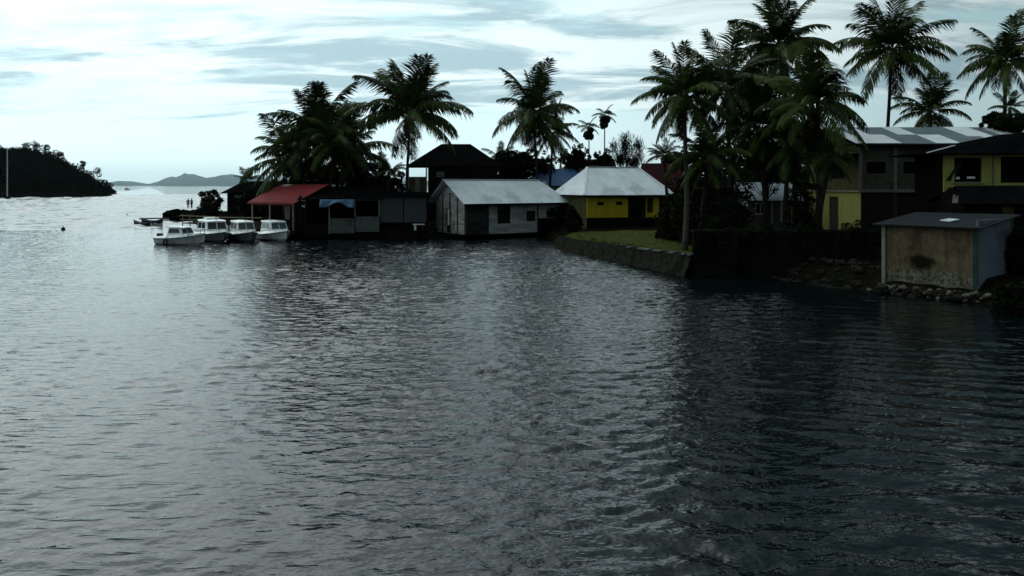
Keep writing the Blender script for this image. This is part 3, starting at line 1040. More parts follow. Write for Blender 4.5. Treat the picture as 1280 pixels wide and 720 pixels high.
broad_tree('shrub', 'round bush on the point beside the two people', 'shrub', (264, 246), 138, 14, 80, 0.85, 1500, 0.28, 9)
broad_tree('shrub', 'low green bush sloping down to the rocks of the point', 'shrub', (258, 256), 132, 14, 81, 0.4, 1200, 0.24, 8)
broad_tree('shrub', 'dark bush overhanging the water below the blue grey wall of the shed', 'shrub', (1276, 374), 37.5, 34, 82, 0.65, 4200, 0.11, 12)
broad_tree('shrub', 'dark bush behind the low roofs at the right picture edge', 'shrub', (1276, 300), 44, 22, 83, 1.0, 1800, 0.13, 8)


# ------------------------------------------------------------------ BUILDINGS
class House:
    def __init__(self, name, loc, rz, label, cat='house', group=None):
        self.root = empty(name, loc, rz, label, cat, group)
        self.M = Matrix.Translation(Vector(loc)) @ Matrix.Rotation(rz, 4, 'Z')
        self.I = self.M.inverted()

    def hit(self, px, py, axis, value):
        o = self.I @ CAM
        d = self.I.to_3x3() @ ray(px, py)
        t = (value - o[axis]) / d[axis]
        return o + d * t

    def front(self, px, py, y=0.0):
        p = self.hit(px, py, 1, y)
        return p.x, p.z

    def side(self, px, py, x=0.0):
        p = self.hit(px, py, 0, x)
        return p.y, p.z

    def wall(self, A, B, z0, z1, m, holes=(), t=0.15, name='wall', gable=None):
        """wall from A to B (outside on the right of A->B) with real openings; holes = (s0, s1, za, zb)"""
        A, B = Vector((A[0], A[1], 0)), Vector((B[0], B[1], 0))
        L = (B - A).length
        d = (B - A) / L
        n = Vector((-d.y, d.x, 0))
        hs = []
        for (a, b, c, e) in holes:
            a, b, c, e = max(0.05, a), min(L - 0.05, b), max(z0, c), min(z1 - 0.03, e)
            if b > a and e > c:
                hs.append((a, b, c, e))
        ss = sorted(set([0, L] + [x for h in hs for x in h[:2]]))
        zs = sorted(set([z0, z1] + [x for h in hs for x in h[2:]]))

        def open_(i, j):
            if i < 0 or j < 0 or i >= len(ss) - 1 or j >= len(zs) - 1:
                return None
            s, z = (ss[i] + ss[i + 1]) / 2, (zs[j] + zs[j + 1]) / 2
            return any(a < s < b and c < z < e for a, b, c, e in hs)

        def P(s, z, k):
            q = A + d * s + n * (t * k)
            return Vector((q.x, q.y, z))
        mbx = MB()
        for i in range(len(ss) - 1):
            for j in range(len(zs) - 1):
                if open_(i, j):
                    continue
                a, b, c, e = ss[i], ss[i + 1], zs[j], zs[j + 1]
                mbx.poly(P(a, c, 0), P(b, c, 0), P(b, e, 0), P(a, e, 0))
                mbx.poly(P(b, c, 1), P(a, c, 1), P(a, e, 1), P(b, e, 1))
                if open_(i - 1, j) is not False:
                    mbx.poly(P(a, c, 1), P(a, c, 0), P(a, e, 0), P(a, e, 1))
                if open_(i + 1, j) is not False:
                    mbx.poly(P(b, c, 0), P(b, c, 1), P(b, e, 1), P(b, e, 0))
                if open_(i, j - 1) is not False:
                    mbx.poly(P(a, c, 1), P(b, c, 1), P(b, c, 0), P(a, c, 0))
                if open_(i, j + 1) is not False and not (gable and j == len(zs) - 2):
                    mbx.poly(P(a, e, 0), P(b, e, 0), P(b, e, 1), P(a, e, 1))
        if gable:
            s, z = gable
            a0, b0, c0 = P(0, z1, 0), P(L, z1, 0), P(s, z, 0)
            a1, b1, c1 = P(0, z1, 1), P(L, z1, 1), P(s, z, 1)
            mbx.poly(a0, b0, c0)
            mbx.poly(b1, a1, c1)
            mbx.poly(a0, c0, c1, a1)
            mbx.poly(c0, b0, b1, c1)
        return mbx.build(name, m, self.root)

    def window(self, A, B, hole, t=0.15, frame=M_TIMBER, pane=M_GLASS, bars=1, name='window', fw=0.07):
        """frame set in the reveal with its pane as a sub-part"""
        A, B = Vector((A[0], A[1], 0)), Vector((B[0], B[1], 0))
        d = (B - A).normalized()
        n = Vector((-d.y, d.x, 0))
        a, b, c, e = hole

        def P(s, z, k):
            q = A + d * s + n * k
            return Vector((q.x, q.y, z))

        def bar(mbx, s0, s1, z0, z1, k0, k1):
            mbx.hexa([P(s0, z0, k0), P(s1, z0, k0), P(s1, z0, k1), P(s0, z0, k1), P(s0, z1, k0), P(s1, z1, k0), P(s1, z1, k1), P(s0, z1, k1)])
        f = MB()
        k0, k1 = -0.025, t * 0.55
        bar(f, a, b, c, c + fw, k0, k1)
        bar(f, a, b, e - fw, e, k0, k1)
        bar(f, a, a + fw, c + fw, e - fw, k0, k1)
        bar(f, b - fw, b, c + fw, e - fw, k0, k1)
        for i in range(bars):
            s = a + (b - a) * (i + 1) / (bars + 1)
            bar(f, s - fw * 0.4, s + fw * 0.4, c + fw, e - fw, 0.0, k1 - 0.01)
        fo = f.build(name, frame, self.root)
        p = MB()
        bar(p, a + fw * 0.9, b - fw * 0.9, c + fw * 0.9, e - fw * 0.9, t * 0.30, t * 0.40)
        p.build('pane', pane, fo)
        return fo

    def door(self, A, B, hole, m, t=0.15):
        A, B = Vector((A[0], A[1], 0)), Vector((B[0], B[1], 0))
        d = (B - A).normalized()
        n = Vector((-d.y, d.x, 0))
        a, b, c, e = hole

        def P(s, z, k):
            q = A + d * s + n * k
            return Vector((q.x, q.y, z))

        def bar(mbx, s0, s1, z0, z1, k0, k1):
            mbx.hexa([P(s0, z0, k0), P(s1, z0, k0), P(s1, z0, k1), P(s0, z0, k1), P(s0, z1, k0), P(s1, z1, k0), P(s1, z1, k1), P(s0, z1, k1)])
        f = MB()
        bar(f, a + 0.01, b - 0.01, c + 0.01, e - 0.01, t * 0.5, t * 0.75)
        for i in range(3):
            z = c + (e - c) * (0.08 + 0.31 * i)
            bar(f, a + 0.1, b - 0.1, z, z + (e - c) * 0.24, t * 0.5 - 0.03, t * 0.5 + 0.01)
        o = f.build('door', m, self.root)
        h = MB()
        bar(h, b - 0.16, b - 0.11, (c + e) / 2 - 0.1, (c + e) / 2 + 0.1, t * 0.5 - 0.08, t * 0.5 - 0.02)
        h.build('handle', M_STEEL, o)
        return o

    def obj(self, mbx, name, m, parent=None):
        return mbx.build(name, m, parent or self.root)


# --- grey plank shack on stilts
p0 = onz(583, 293.5, 0.55)
h = House('plank_shack', (p0.x, p0.y, 0.0), R(33), 'weathered plank shack on stilts with a pale zinc gable roof', 'shack')
L, W, z0 = 13.2, 7.4, 0.55
zE = h.front(583, 253)[1]
zR = zE + 2.55


def hole(hh, f, a, b, c, d):
    x0, zt = f(a, b)
    x1, zb = f(c, d)
    x0, x1 = min(x0, x1), max(x0, x1)
    return (x0, x1, min(zb, zt), max(zb, zt))


w1 = hole(h, h.front, 622, 254, 637.5, 279)
w2 = hole(h, h.front, 658, 263.5, 669, 276)
w3 = hole(h, h.front, 683, 264, 700, 271)
xb = h.front(610, 280)[0]     # darker boarded bay left, pale boards right
h.wall((0, 0), (xb, 0), z0, zE, mat('boarded_bay', (0.045, 0.05, 0.048), 0.85, 0.35, 1.2, (0.3, 0.3, 3), planks=0.5, spec=0.0))
xe = h.front(672, 280)[0]
h.wall((xb, 0), (xe, 0), z0, zE, M_WOOD_PALE, [(w[0] - xb, w[1] - xb, w[2], w[3]) for w in (w1, w2)])
zlow = h.front(690, 272.5)[1]
h.wall((xe, 0), (L, 0), zlow, zE, M_WOOD_PALE, [(w3[0] - xe, w3[1] - xe, w3[2], w3[3])], name='wall')
h.wall((xe, 0.25), (L, 0.25), z0, zlow, M_WOOD_DARK)
h.window((0, 0), (L, 0), w1, frame=M_WOOD_DARK, bars=1)
h.window((0, 0), (L, 0), w2, frame=M_WOOD_DARK, bars=0)
h.window((0, 0), (L, 0), w3, frame=M_WOOD_DARK, bars=2)
gd = h.side(563.5, 261)
gd2 = h.side(557.5, 290)
s0, s1 = sorted((W - gd[0], W - gd2[0]))
doorh = (s0, s1, z0 + 0.05, gd[1])
h.wall((0, W), (0, 0), z0, zE, M_WOOD_GREY, [doorh], gable=(W / 2, zR - 0.1))
wd = h.wall((L, 0), (L, W), z0, zE, M_WOOD_GREY, gable=(W / 2, zR - 0.1))
h.wall((L, W), (0, W), z0, zE, M_WOOD_GREY)
mbx = MB().box(0.04, 0.10, W - s1 + 0.03, W - s0 - 0.35, z0 + 0.9, gd[1] - 0.05)
h.obj(mbx, 'door', M_WHITE)
mbx = MB()
mbx.slab([(-0.75, -0.75, zE - 0.15), (L + 1.0, -0.75, zE - 0.15), (L - 0.9, W / 2, zR), (-0.95, W / 2, zR)], 0.05)
rf = h.obj(mbx, 'roof', M_ZINC)
mbx = MB().slab([(-0.95, W / 2 + 0.01, zR), (L - 0.9, W / 2 + 0.01, zR), (L + 0.8, W + 0.7, zE - 0.15), (-0.75, W + 0.7, zE - 0.15)], 0.05)
h.obj(mbx, 'roof', M_ZINC)
mbx = MB().beam((-0.95, W / 2, zR + 0.03), (L - 0.9, W / 2, zR + 0.03), 0.35, 0.06)
h.obj(mbx, 'ridge_cap', M_ZINC_PALE, rf)
mbx = MB().beam((-0.70, -0.72, zE - 0.27), (L + 0.9, -0.72, zE - 0.27), 0.04, 0.2)
h.obj(mbx, 'fascia', M_WOOD_DARK, rf)
for (a, b) in ((0.02, -0.03), (xb, -0.03), (xe, -0.03), (L, -0.03)):
    h.obj(MB().box(a - 0.07, a + 0.07, b - 0.07, b + 0.02, z0, zE - 0.2), 'corner_post', M_TIMBER)
for k in range(5):
    y = 0.2 + k * (W - 0.4) / 4
    h.obj(MB().box(-0.10, -0.005, y - 0.06, y + 0.06, z0 - 0.2, zE if k in (0, 4) else zE + 1.0), 'corner_post', M_TIMBER)
fl = MB().box(-0.15, L + 0.1, -0.15, W + 0.1, z0 - 0.2, z0)
h.obj(fl, 'floor', M_WOOD_DARK)
rng = random.Random(3)
for i in range(8):
    for j in range(3):
        x, y = i * L / 7 + rng.uniform(-0.1, 0.1), j * W / 2
        h.obj(MB().tube([(x, y, -1.2), (x + rng.uniform(-0.05, 0.05), y, z0 - 0.2)], 0.11, 7), 'stilt', M_WOOD_DARK)

# --- yellow house with hip roof
p0 = at(734, 270, 90)
h = House('yellow_house', (p0.x, p0.y, 1.4), R(18), 'bright yellow house with a pale hip roof behind the grass bank')
zE = h.front(734, 242.5)[1]
L, W = 10.2, 9.4
zR = zE + 3.15
pw = h.front(785, 258)[0]
zb = h.front(760, 272)[1]
v1 = hole(h, h.front, 746.5, 252.5, 754.5, 256.5)
v2 = hole(h, h.front, 770, 252.2, 778, 256.2)
h.wall((0, 0), (pw, 0), zb, zE, M_YELLOW, [v1, v2])
h.wall((0, 0.03), (pw, 0.03), -0.4, zb, M_WOOD_DARK)
for v in (v1, v2):
    h.window((0, 0), (L, 0), v, frame=M_WOOD_DARK, bars=2, name='vent', fw=0.05, pane=M_INSIDE)
dep = 3.2
h.wall((pw, 0.16), (pw, dep), -0.4, zE, M_OLIVE, t=0.12)
xa, xb2 = h.front(808, 258)[0], h.front(824, 258)[0]
h.wall((xa, 0.02), (min(xb2, L - 0.3), 0.02), zb, zE, M_YELLOW, [(0.1, 0.9, zb + 0.5, zE - 0.5)], name='porch_screen')
dw = hole(h, lambda a, b: h.front(a, b, dep), 812, 256, 818, 282)
h.wall((pw, dep), (L, dep), -0.4, zE, M_OLIVE, [(0.5, 1.3, -0.3, 1.9), (2.0, 3.3, 0.8, 1.9)])  # porch walls coloured darker than the yellow front to stand for porch shade
h.door((pw, dep), (L, dep), (0.5, 1.3, -0.3, 1.9), M_WOOD_DARK)
h.window((pw, dep), (L, dep), (2.0, 3.3, 0.8, 1.9), frame=M_WOOD_DARK)
h.wall((0, W), (0, 0.15), -0.4, zE, M_OLIVE)
h.wall((L, dep), (L, W), -0.4, zE, M_YELLOW)
h.wall((L, W), (0, W), -0.4, zE, M_YELLOW)
h.obj(MB().box(L - 0.25, L - 0.05, 0.05, 0.25, -0.4, zE), 'porch_post', M_TIMBER)
h.obj(MB().box(pw + 0.1, L - 0.3, 0.06, 0.18, -0.4, 0.75), 'porch_wall', M_WOOD_DARK)
o = 0.6
A, B = (-o, -o, zE - 0.12), (L + o, -o, zE - 0.12)
Cc, D = (L + o, W + o, zE - 0.12), (-o, W + o, zE - 0.12)
r0, r1 = (2.0, W / 2, zR), (L - 1.5, W / 2, zR)
h.obj(MB().slab([A, B, r1, r0], 0.05), 'roof', M_ZINC)
h.obj(MB().slab([D, A, r0], 0.05), 'roof', M_ZINC)
h.obj(MB().slab([B, Cc, r1], 0.05), 'roof', M_ZINC)
h.obj(MB().slab([Cc, D, r0, r1], 0.05), 'roof', M_ZINC)
rc = MB().beam(Vector(A) + Vector((0, 0, .04)), Vector(r0) + Vector((0, 0, .04)), 0.28, 0.05)
rc.beam(Vector(B) + Vector((0, 0, .04)), Vector(r1) + Vector((0, 0, .04)), 0.28, 0.05)
rc.beam(Vector(r0) + Vector((0, 0, .04)), Vector(r1) + Vector((0, 0, .04)), 0.28, 0.05)
h.obj(rc, 'ridge_cap', M_ZINC_PALE)
h.obj(MB().beam((-o, -o + .02, zE - 0.27), (L + o, -o + .02, zE - 0.27), 0.04, 0.2), 'fascia', M_WOOD_DARK)

# --- dark two storey house behind
p0 = at(535, 270, 109)
h = House('two_storey_house', (p0.x, p0.y, 1.5), R(6), 'dark two storey house with a black hip roof behind the shack')
zE = h.front(535, 207)[1]
L = h.front(622, 240)[0]
W = 9
zR = h.front(570, 180, W / 2)[1]
uw = hole(h, h.front, 545, 214, 556, 222)
h.wall((0, 0), (L, 0), 0, zE, mat('dark_brown_wall', (0.014, 0.011, 0.01), 0.9, 0.3, spec=0.0), [uw])
h.window((0, 0), (L, 0), uw)
h.wall((0, W), (0, 0.15), 0, zE, MATS['dark_brown_wall'])
h.wall((L, 0.15), (L, W), 0, zE, MATS['dark_brown_wall'])
h.wall((L, W), (0, W), 0, zE, MATS['dark_brown_wall'])
xl = h.front(508, 209)[0]
xr = h.front(628, 207)[0]
za = zE - 0.05
A, B, Cc, D = (xl, -0.9, za), (xr, -0.9, za), (xr, W + 0.9, za), (xl, W + 0.9, za)
r0 = (h.front(552, 180, W / 2)[0], W / 2, zR)
r1 = (h.front(588, 180, W / 2)[0], W / 2, zR)
for q in ([A, B, r1, r0], [D, A, r0], [B, Cc, r1], [Cc, D, r0, r1]):
    h.obj(MB().slab(q, 0.06), 'roof', M_ROOF_DARK)
# pale balcony at its left
bx0, bz0 = h.front(510, 243, -0.4)
bx1, bz1 = h.front(533, 221, -0.4)
bl = MB().box(bx0, bx1, -0.5, -0.38, bz0, bz1)
h.obj(bl, 'balcony_wall', M_OLIVE)
h.obj(MB().box(bx0, bx1 + 0.2, -0.5, 3.5, bz0 - 0.2, bz0), 'balcony_floor', M_CONCRETE)
pn = MB().box(h.front(519, 230)[0], h.front(524.5, 230)[0], -0.56, -0.50, bz0 + 0.35, bz1 - 0.1)
h.obj(pn, 'shutter', M_CONCRETE)
for px in (510.5, 533):
    x = h.front(px, 230, -0.4)[0]
    h.obj(MB().box(x - 0.1, x + 0.1, -0.66, -0.56, -0.2, zE - 0.2), 'balcony_post', M_CONCRETE)

# --- blue roofed house
p0 = at(668, 262, 116)
h = House('blue_roofed_house', (p0.x, p0.y, 1.5), R(10), 'house with a blue sheet roof behind the plank shack')
zE = h.front(668, 232)[1]
L, W = 8.5, 6
zR = h.front(700, 211, W / 2)[1]
for a, b in (((0, 0), (L, 0)), ((0, W), (0, 0.15)), ((L, 0.15), (L, W)), ((L, W), (0, W))):
    h.wall(a, b, 0, zE, M_CONC_DIM)
x0, x1 = h.front(657, 231)[0], h.front(742, 231)[0]
r0, r1 = h.front(679, 211, W / 2)[0], h.front(716, 211, W / 2)[0]
A, B, Cc, D = (x0, -0.6, zE), (x1, -0.6, zE), (x1, W + 0.6, zE), (x0, W + 0.6, zE)
q0, q1 = (r0, W / 2, zR), (r1, W / 2, zR)
for q in ([A, B, q1, q0], [D, A, q0], [B, Cc, q1], [Cc, D, q0, q1]):
    h.obj(MB().slab(q, 0.06), 'roof', M_ROOF_BLUE)

# --- brown roofed house with a gable edge, far behind
p0 = at(702, 262, 134)
h = House('brown_roofed_house', (p0.x, p0.y, 1.6), R(0), 'brown roofed gable house far behind the blue roof')
zE = h.front(702, 214)[1]
L = h.front(768, 214)[0]
W = 8
zR = h.front(760, 199, W / 2)[1]
for a, b in (((0, 0), (L, 0)), ((L, W), (0, W))):
    h.wall(a, b, 0, zE, M_PLASTER)
h.wall((0, W), (0, 0.15), 0, zE, M_PLASTER, gable=(W / 2, zR - 0.1))
h.wall((L, 0.15), (L, W - 0.15), 0, zE, M_PLASTER, gable=(W / 2 - 0.15, zR - 0.1))
h.obj(MB().slab([(-0.5, -0.5, zE - 0.1), (L + 0.5, -0.5, zE - 0.1), (L + 0.5, W / 2, zR), (2.2, W / 2, zR)], 0.06), 'roof', M_ROOF_MAROON)
h.obj(MB().slab([(2.2, W / 2, zR), (L + 0.5, W / 2, zR), (L + 0.5, W + 0.5, zE - 0.1), (-0.5, W + 0.5, zE - 0.1)], 0.06), 'roof', M_ROOF_MAROON)
h.obj(MB().beam((-0.5, -0.56, zE - 0.1), (2.2, W / 2 - 0.03, zR + 0.03), 0.22, 0.12), 'barge_board', M_TIMBER_PALE)

# --- maroon roofed house right of the yellow house
p0 = at(806, 275, 97)
h = House('maroon_roofed_house', (p0.x, p0.y, 1.5), R(-8), 'house with a steep maroon roof right of the yellow house')
zE = h.front(806, 238)[1]
L = h.front(856, 240)[0]
W = 8
zR = h.front(830, 204, W / 2)[1]
for a, b in (((0, 0), (L, 0)), ((0, W), (0, 0.15)), ((L, 0.15), (L, W)), ((L, W), (0, W))):
    h.wall(a, b, 0, zE, MATS['dark_brown_wall'])
x1 = h.front(860, 238)[0]
A, B, Cc, D = (-0.8, -0.6, zE), (x1, -0.6, zE), (x1, W + 0.6, zE), (-0.8, W + 0.6, zE)
q0, q1 = (-0.3, W / 2, zR), (h.front(848, 205, W / 2)[0], W / 2, zR)
for q in ([A, B, q1, q0], [D, A, q0], [B, Cc, q1], [Cc, D, q0, q1]):
    h.obj(MB().slab(q, 0.06), 'roof', M_ROOF_MAROON)

# --- small house seen between the palm trunks
p0 = at(935, 282, 74)
h = House('small_house', (p0.x, p0.y, 1.5), R(-6), 'small white house with a blue grey porch roof seen between palm trunks')
zE = h.front(935, 248)[1]
L = h.front(994, 260)[0]
W = 6
zg = 0.0
dwin = hole(h, h.front, 944, 254, 957, 268)
ddr = hole(h, h.front, 975.5, 250, 984, 278)
h.wall((0, 0), (L, 0), zg, zE, M_PINK, [dwin, ddr])
h.window((0, 0), (L, 0), dwin, frame=M_WHITE, bars=1)
h.door((0, 0), (L, 0), ddr, M_WHITE)
for a, b in (((0, W), (0, 0.15)), ((L, 0.15), (L, W)), ((L, W), (0, W))):
    h.wall(a, b, zg, zE, M_PINK)
h.obj(MB().slab([(-0.6, -2.2, zE - 0.15), (L + 0.4, -2.2, zE - 0.15), (L + 0.4, W / 2, zE + 1.5), (-0.6, W / 2, zE + 1.5)], 0.05), 'roof', M_ZINC_BLUE)
h.obj(MB().slab([(-0.6, W / 2, zE + 1.5), (L + 0.4, W / 2, zE + 1.5), (L + 0.4, W + 0.6, zE - 0.1), (-0.6, W + 0.6, zE - 0.1)], 0.05), 'roof', M_ZINC)
for px in (955, 965, 990):
    x = h.front(px, 260, -2.0)[0]
    h.obj(MB().box(x - 0.06, x + 0.06, -2.06, -1.94, zg - 0.3, zE - 0.22), 'porch_post', M_TIMBER_PALE)

# --- olive two storey building with striped roof
p0 = at(1077, 280, 62)
h = House('two_storey_building', (p0.x, p0.y, 1.7), R(0), 'olive two storey building with a striped metal roof and lemon ground floor', 'building')
zE = h.front(1077, 178)[1]
zM = h.front(1100, 238.5)[1]
L, W = 13.5, 11.0
zR = h.hit(1044, 159, 1, W / 2).z
wa = hole(h, h.front, 1081, 200, 1109, 219)
wb = hole(h, h.front, 1127, 200, 1147, 219)
xd = h.front(1152, 220)[0]
h.wall((0, 0), (xd, 0), zM + 0.12, zE, M_PLASTER, [wa, wb])
h.wall((xd, 1.8), (L, 1.8), 0, zE, M_WOOD_DARK)  # recessed bay given a near-black wall to stand for the overhang's shadow
h.wall((xd, 0.15), (xd, 1.8), 0, zE, M_WOOD_DARK)
h.window((0, 0), (L, 0), wa, frame=mat('dull_frame', (0.10, 0.097, 0.083), 0.9, 0.2), pane=M_INSIDE, bars=0, fw=0.12)
h.window((0, 0), (L, 0), wb, frame=MATS['dull_frame'], pane=M_INSIDE, bars=0, fw=0.12)
h.wall((0, 0), (xd, 0), 0, zM - 0.12, mat('dim_ground_wall', (0.022, 0.022, 0.016), 0.9, 0.25, spec=0.0))
h.obj(MB().box(-0.03, xd, -0.22, 0.0, zM - 0.12, zM + 0.12), 'floor_band', M_CONCRETE)
for px in (1075.5, 1118.5):
    x = h.front(px, 220)[0]
    h.obj(MB().box(x - 0.13, x + 0.13, -0.10, -0.003, zM + 0.12, zE - 0.05), 'pillar', M_CONCRETE)
x = h.front(1118.5, 260)[0]
h.obj(MB().box(x - 0.13, x + 0.13, -0.09, -0.003, 0, zM - 0.12), 'pillar', M_PLASTER)
gw = h.side(1056, 202)
gw2 = h.side(1040, 224)
sa, sb = sorted((W - gw[0], W - gw2[0]))
gwin = (sa, sb, gw2[1], gw[1])
h.wall((0, W), (0, 0.15), zM + 0.02, zE, M_OLIVE, [gwin], gable=(W / 2, zR - 0.15))
h.window((0, W), (0, 0), gwin, frame=M_TIMBER, pane=M_INSIDE, bars=1, fw=0.1)
g1 = h.side(1048, 246)
g2 = h.side(1036.5, 278)
sa, sb = sorted((W - g1[0], W - g2[0]))
gdoor = (sa, sb, 0.05, g1[1])
zs_ = [h.side(1030, y)[1] for y in (242, 280)]
h.wall((0, W), (0, 0.15), 0, zM - 0.1, M_LEMON, [gdoor])
h.door((0, W), (0, 0), gdoor, M_SOOT)
h.obj(MB().box(-0.16, -0.003, 0, W, zM - 0.1, zM + 0.02), 'floor_band', M_CONCRETE)
h.obj(MB().slab([(-1.3, h.side(1062, 200)[0] - 2.2, gwin[3] + 0.35), (-1.3, h.side(1038, 200)[0] + 0.6, gwin[3] + 0.35), (-0.003, h.side(1038, 200)[0] + 0.6, gwin[3] + 0.6), (-0.003, h.side(1062, 200)[0] - 2.2, gwin[3] + 0.6)], 0.05), 'awning', M_ROOF_DARK)
for a, b in (((L, 0.15), (L, W - 0.15)), ((L, W), (0, W))):
    h.wall(a, b, 0, zE, M_PLASTER)
xa, xz = -0.75, L + 1.0
e0 = zE - 0.12
rf = h.obj(MB().slab([(xa, -0.8, e0), (xz, -0.8, e0), (xz, W / 2, zR), (xa, W / 2, zR)], 0.06), 'roof', M_ZINC_BLUE)
h.obj(MB().slab([(xa, W / 2 + .01, zR), (xz, W / 2 + .01, zR), (xz, W + 0.8, e0), (xa, W + 0.8, e0)], 0.06), 'roof', M_ZINC_BLUE)


def rp(x, v, up=0.03):
    return Vector((x, -0.8 + (W / 2 + 0.8) * v, e0 + (zR - e0) * v + up))


for (ax, bx, v0, v1) in ((0.0, 0.85, 0, 1), (0.85, 3.5, 0, 0.5), (1.45, 2.35, 0.5, 1), (4.75, 6.2, 0.5, 1), (6.2, 8.0, 0, 0.5), (10.0, 12.0, 0.4, 1), (11.0, 12.6, 0.1, 0.4), (13.0, 14.2, 0, 1)):
    h.obj(MB().slab([rp(xa + ax, v0), rp(xa + bx, v0), rp(xa + bx, v1), rp(xa + ax, v1)], 0.025), 'roof_sheet', M_ZINC_PALE, rf)
h.obj(MB().beam((xa, -0.79, e0 - 0.16), (xz, -0.79, e0 - 0.16), 0.05, 0.2), 'fascia', M_WOOD_DARK, rf)
h.obj(MB().beam((xa, -0.78, e0 - 0.12), (xa, W / 2, zR - 0.14), 0.05, 0.16), 'barge_board', M_WOOD_DARK, rf)

# --- yellow upper floor house under a dark hip roof, at the right edge
p0 = at(1180, 290, 52)
h = House('lemon_house', (p0.x, p0.y, 1.5), R(-4), 'lemon walled upper floor house under a black hip roof at the right edge')
zE = h.front(1180, 192)[1]
zS = h.front(1200, 241)[1]
L, W = 9.0, 4.4
o1 = hole(h, h.front, 1193, 197, 1227.5, 227.5)
o2 = hole(h, h.front, 1251, 196, 1290, 228.5)
h.wall((0, 0), (L, 0), zS, zE, M_LEMON, [o1, (o2[0], L - 0.4, o2[2], o2[3])])
h.obj(MB().box(-0.04, L, -0.10, -0.003, zS - 0.18, zS - 0.0), 'floor_band', M_CONC_DIM)
h.wall((0, 0.2), (L, 0.2), 0, zS - 0.19, M_WOOD_DARK)
sh = MB().box(o1[0] - 0.1, o1[1] + 0.1, -0.12, -0.003, o1[2] - 0.1, o1[2] - 0.02)
h.obj(sh, 'window_sill', M_CONCRETE)
x0, x1 = o1[0], o1[1]
h.obj(MB().slab([(x0 + 0.02, 0.10, o1[2]), (x0 - 0.55, -0.06, o1[2] + 0.12), (x0 + 0.45, -0.06, o1[3]), (x0 + 0.6, 0.10, o1[3])], 0.03), 'curtain', M_CURTAIN)
xm = (x0 + x1) / 2
h.obj(MB().box(xm + 0.05, xm + 0.55, 0.25, 0.28, o1[2] + 0.22, o1[2] + 0.36).box(x0 + 0.2, x0 + 0.45, 0.25, 0.28, o1[2] + 0.18, o1[2] + 0.34), 'hanging_cloth', M_WHITE)
h.obj(MB().box(h.front(1241, 210)[0] - 0.03, h.front(1241, 210)[0] + 0.03, -0.05, -0.003, zS + 0.3, zE - 0.1), 'downpipe', M_CONC_DIM)
for a, b in (((0, W), (0, 0.2)), ((L, 0.2), (L, W)), ((L, W), (0, W))):
    h.wall(a, b, 0, zE, M_WOOD_DARK)
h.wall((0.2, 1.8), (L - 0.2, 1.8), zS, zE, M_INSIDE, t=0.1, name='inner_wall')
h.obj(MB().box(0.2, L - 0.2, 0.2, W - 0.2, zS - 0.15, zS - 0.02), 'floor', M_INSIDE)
xl = h.front(1159, 191, -0.9)[0]
zl = h.front(1159, 191.5, -0.9)[1]
zR = h.front(1250, 168, W / 2)[1]
xr0 = h.front(1251, 168, W / 2)[0]
A, B, Cc, D = (xl, -0.9, zl), (L + 1, -0.9, zl), (L + 1, W + 0.9, zl), (xl, W + 0.9, zl)
q0, q1 = (xr0, W / 2, zR), (L - 1, W / 2, zR + 0.2)
for q in ([A, B, q1, q0], [D, A, q0], [B, Cc, q1], [Cc, D, q0, q1]):
    h.obj(MB().slab(q, 0.06), 'roof', M_ROOF_DARK)
h.obj(MB().beam(Vector(A) + Vector((0, 0, 0.03)), Vector(A).lerp(Vector(q0), 0.36) + Vector((0, 0, 0.05)), 0.12, 0.05), 'hip_cap', M_ZINC)

# --- low dark gabled shack in front of it
p0 = at(1204, 292, 47.5)
h = House('dark_shack', (p0.x, p0.y, 1.2), R(-10), 'low dark shack with a black sheet roof between the shed and the lemon house', 'shack')
zE = h.front(1186, 252)[1]
L, W = 6.5, 4.5
zR = h.front(1216, 232, W / 2)[1]
for a, b in (((0, 0), (L, 0)), ((L, W), (0, W))):
    h.wall(a, b, 0, zE, M_WOOD_DARK)
h.wall((0, W), (0, 0.15), 0, zE, M_WOOD_DARK, gable=(W / 2, zR - 0.1))
h.wall((L, 0.15), (L, W - 0.15), 0, zE, M_WOOD_DARK, gable=(W / 2 - 0.15, zR - 0.1))
h.obj(MB().slab([(-0.6, -0.5, zE - 0.1), (L + 0.5, -0.5, zE - 0.1), (L + 0.5, W / 2, zR), (0.4, W / 2, zR)], 0.05), 'roof', M_ROOF_DARK)
h.obj(MB().slab([(0.4, W / 2, zR), (L + 0.5, W / 2, zR), (L + 0.5, W + 0.5, zE - 0.1), (-0.6, W + 0.5, zE - 0.1)], 0.05), 'roof', M_ROOF_DARK)
h.obj(MB().beam((-0.62, -0.5, zE - 0.08), (-0.1, 0.9, zE + (zR - zE) * 0.40), 0.3, 0.05), 'gable_board', M_PLASTER)
h.obj(MB().box(2.1, 2.7, -0.12, -0.003, 0.6, zE - 0.3), 'plank_panel', M_OLIVE)

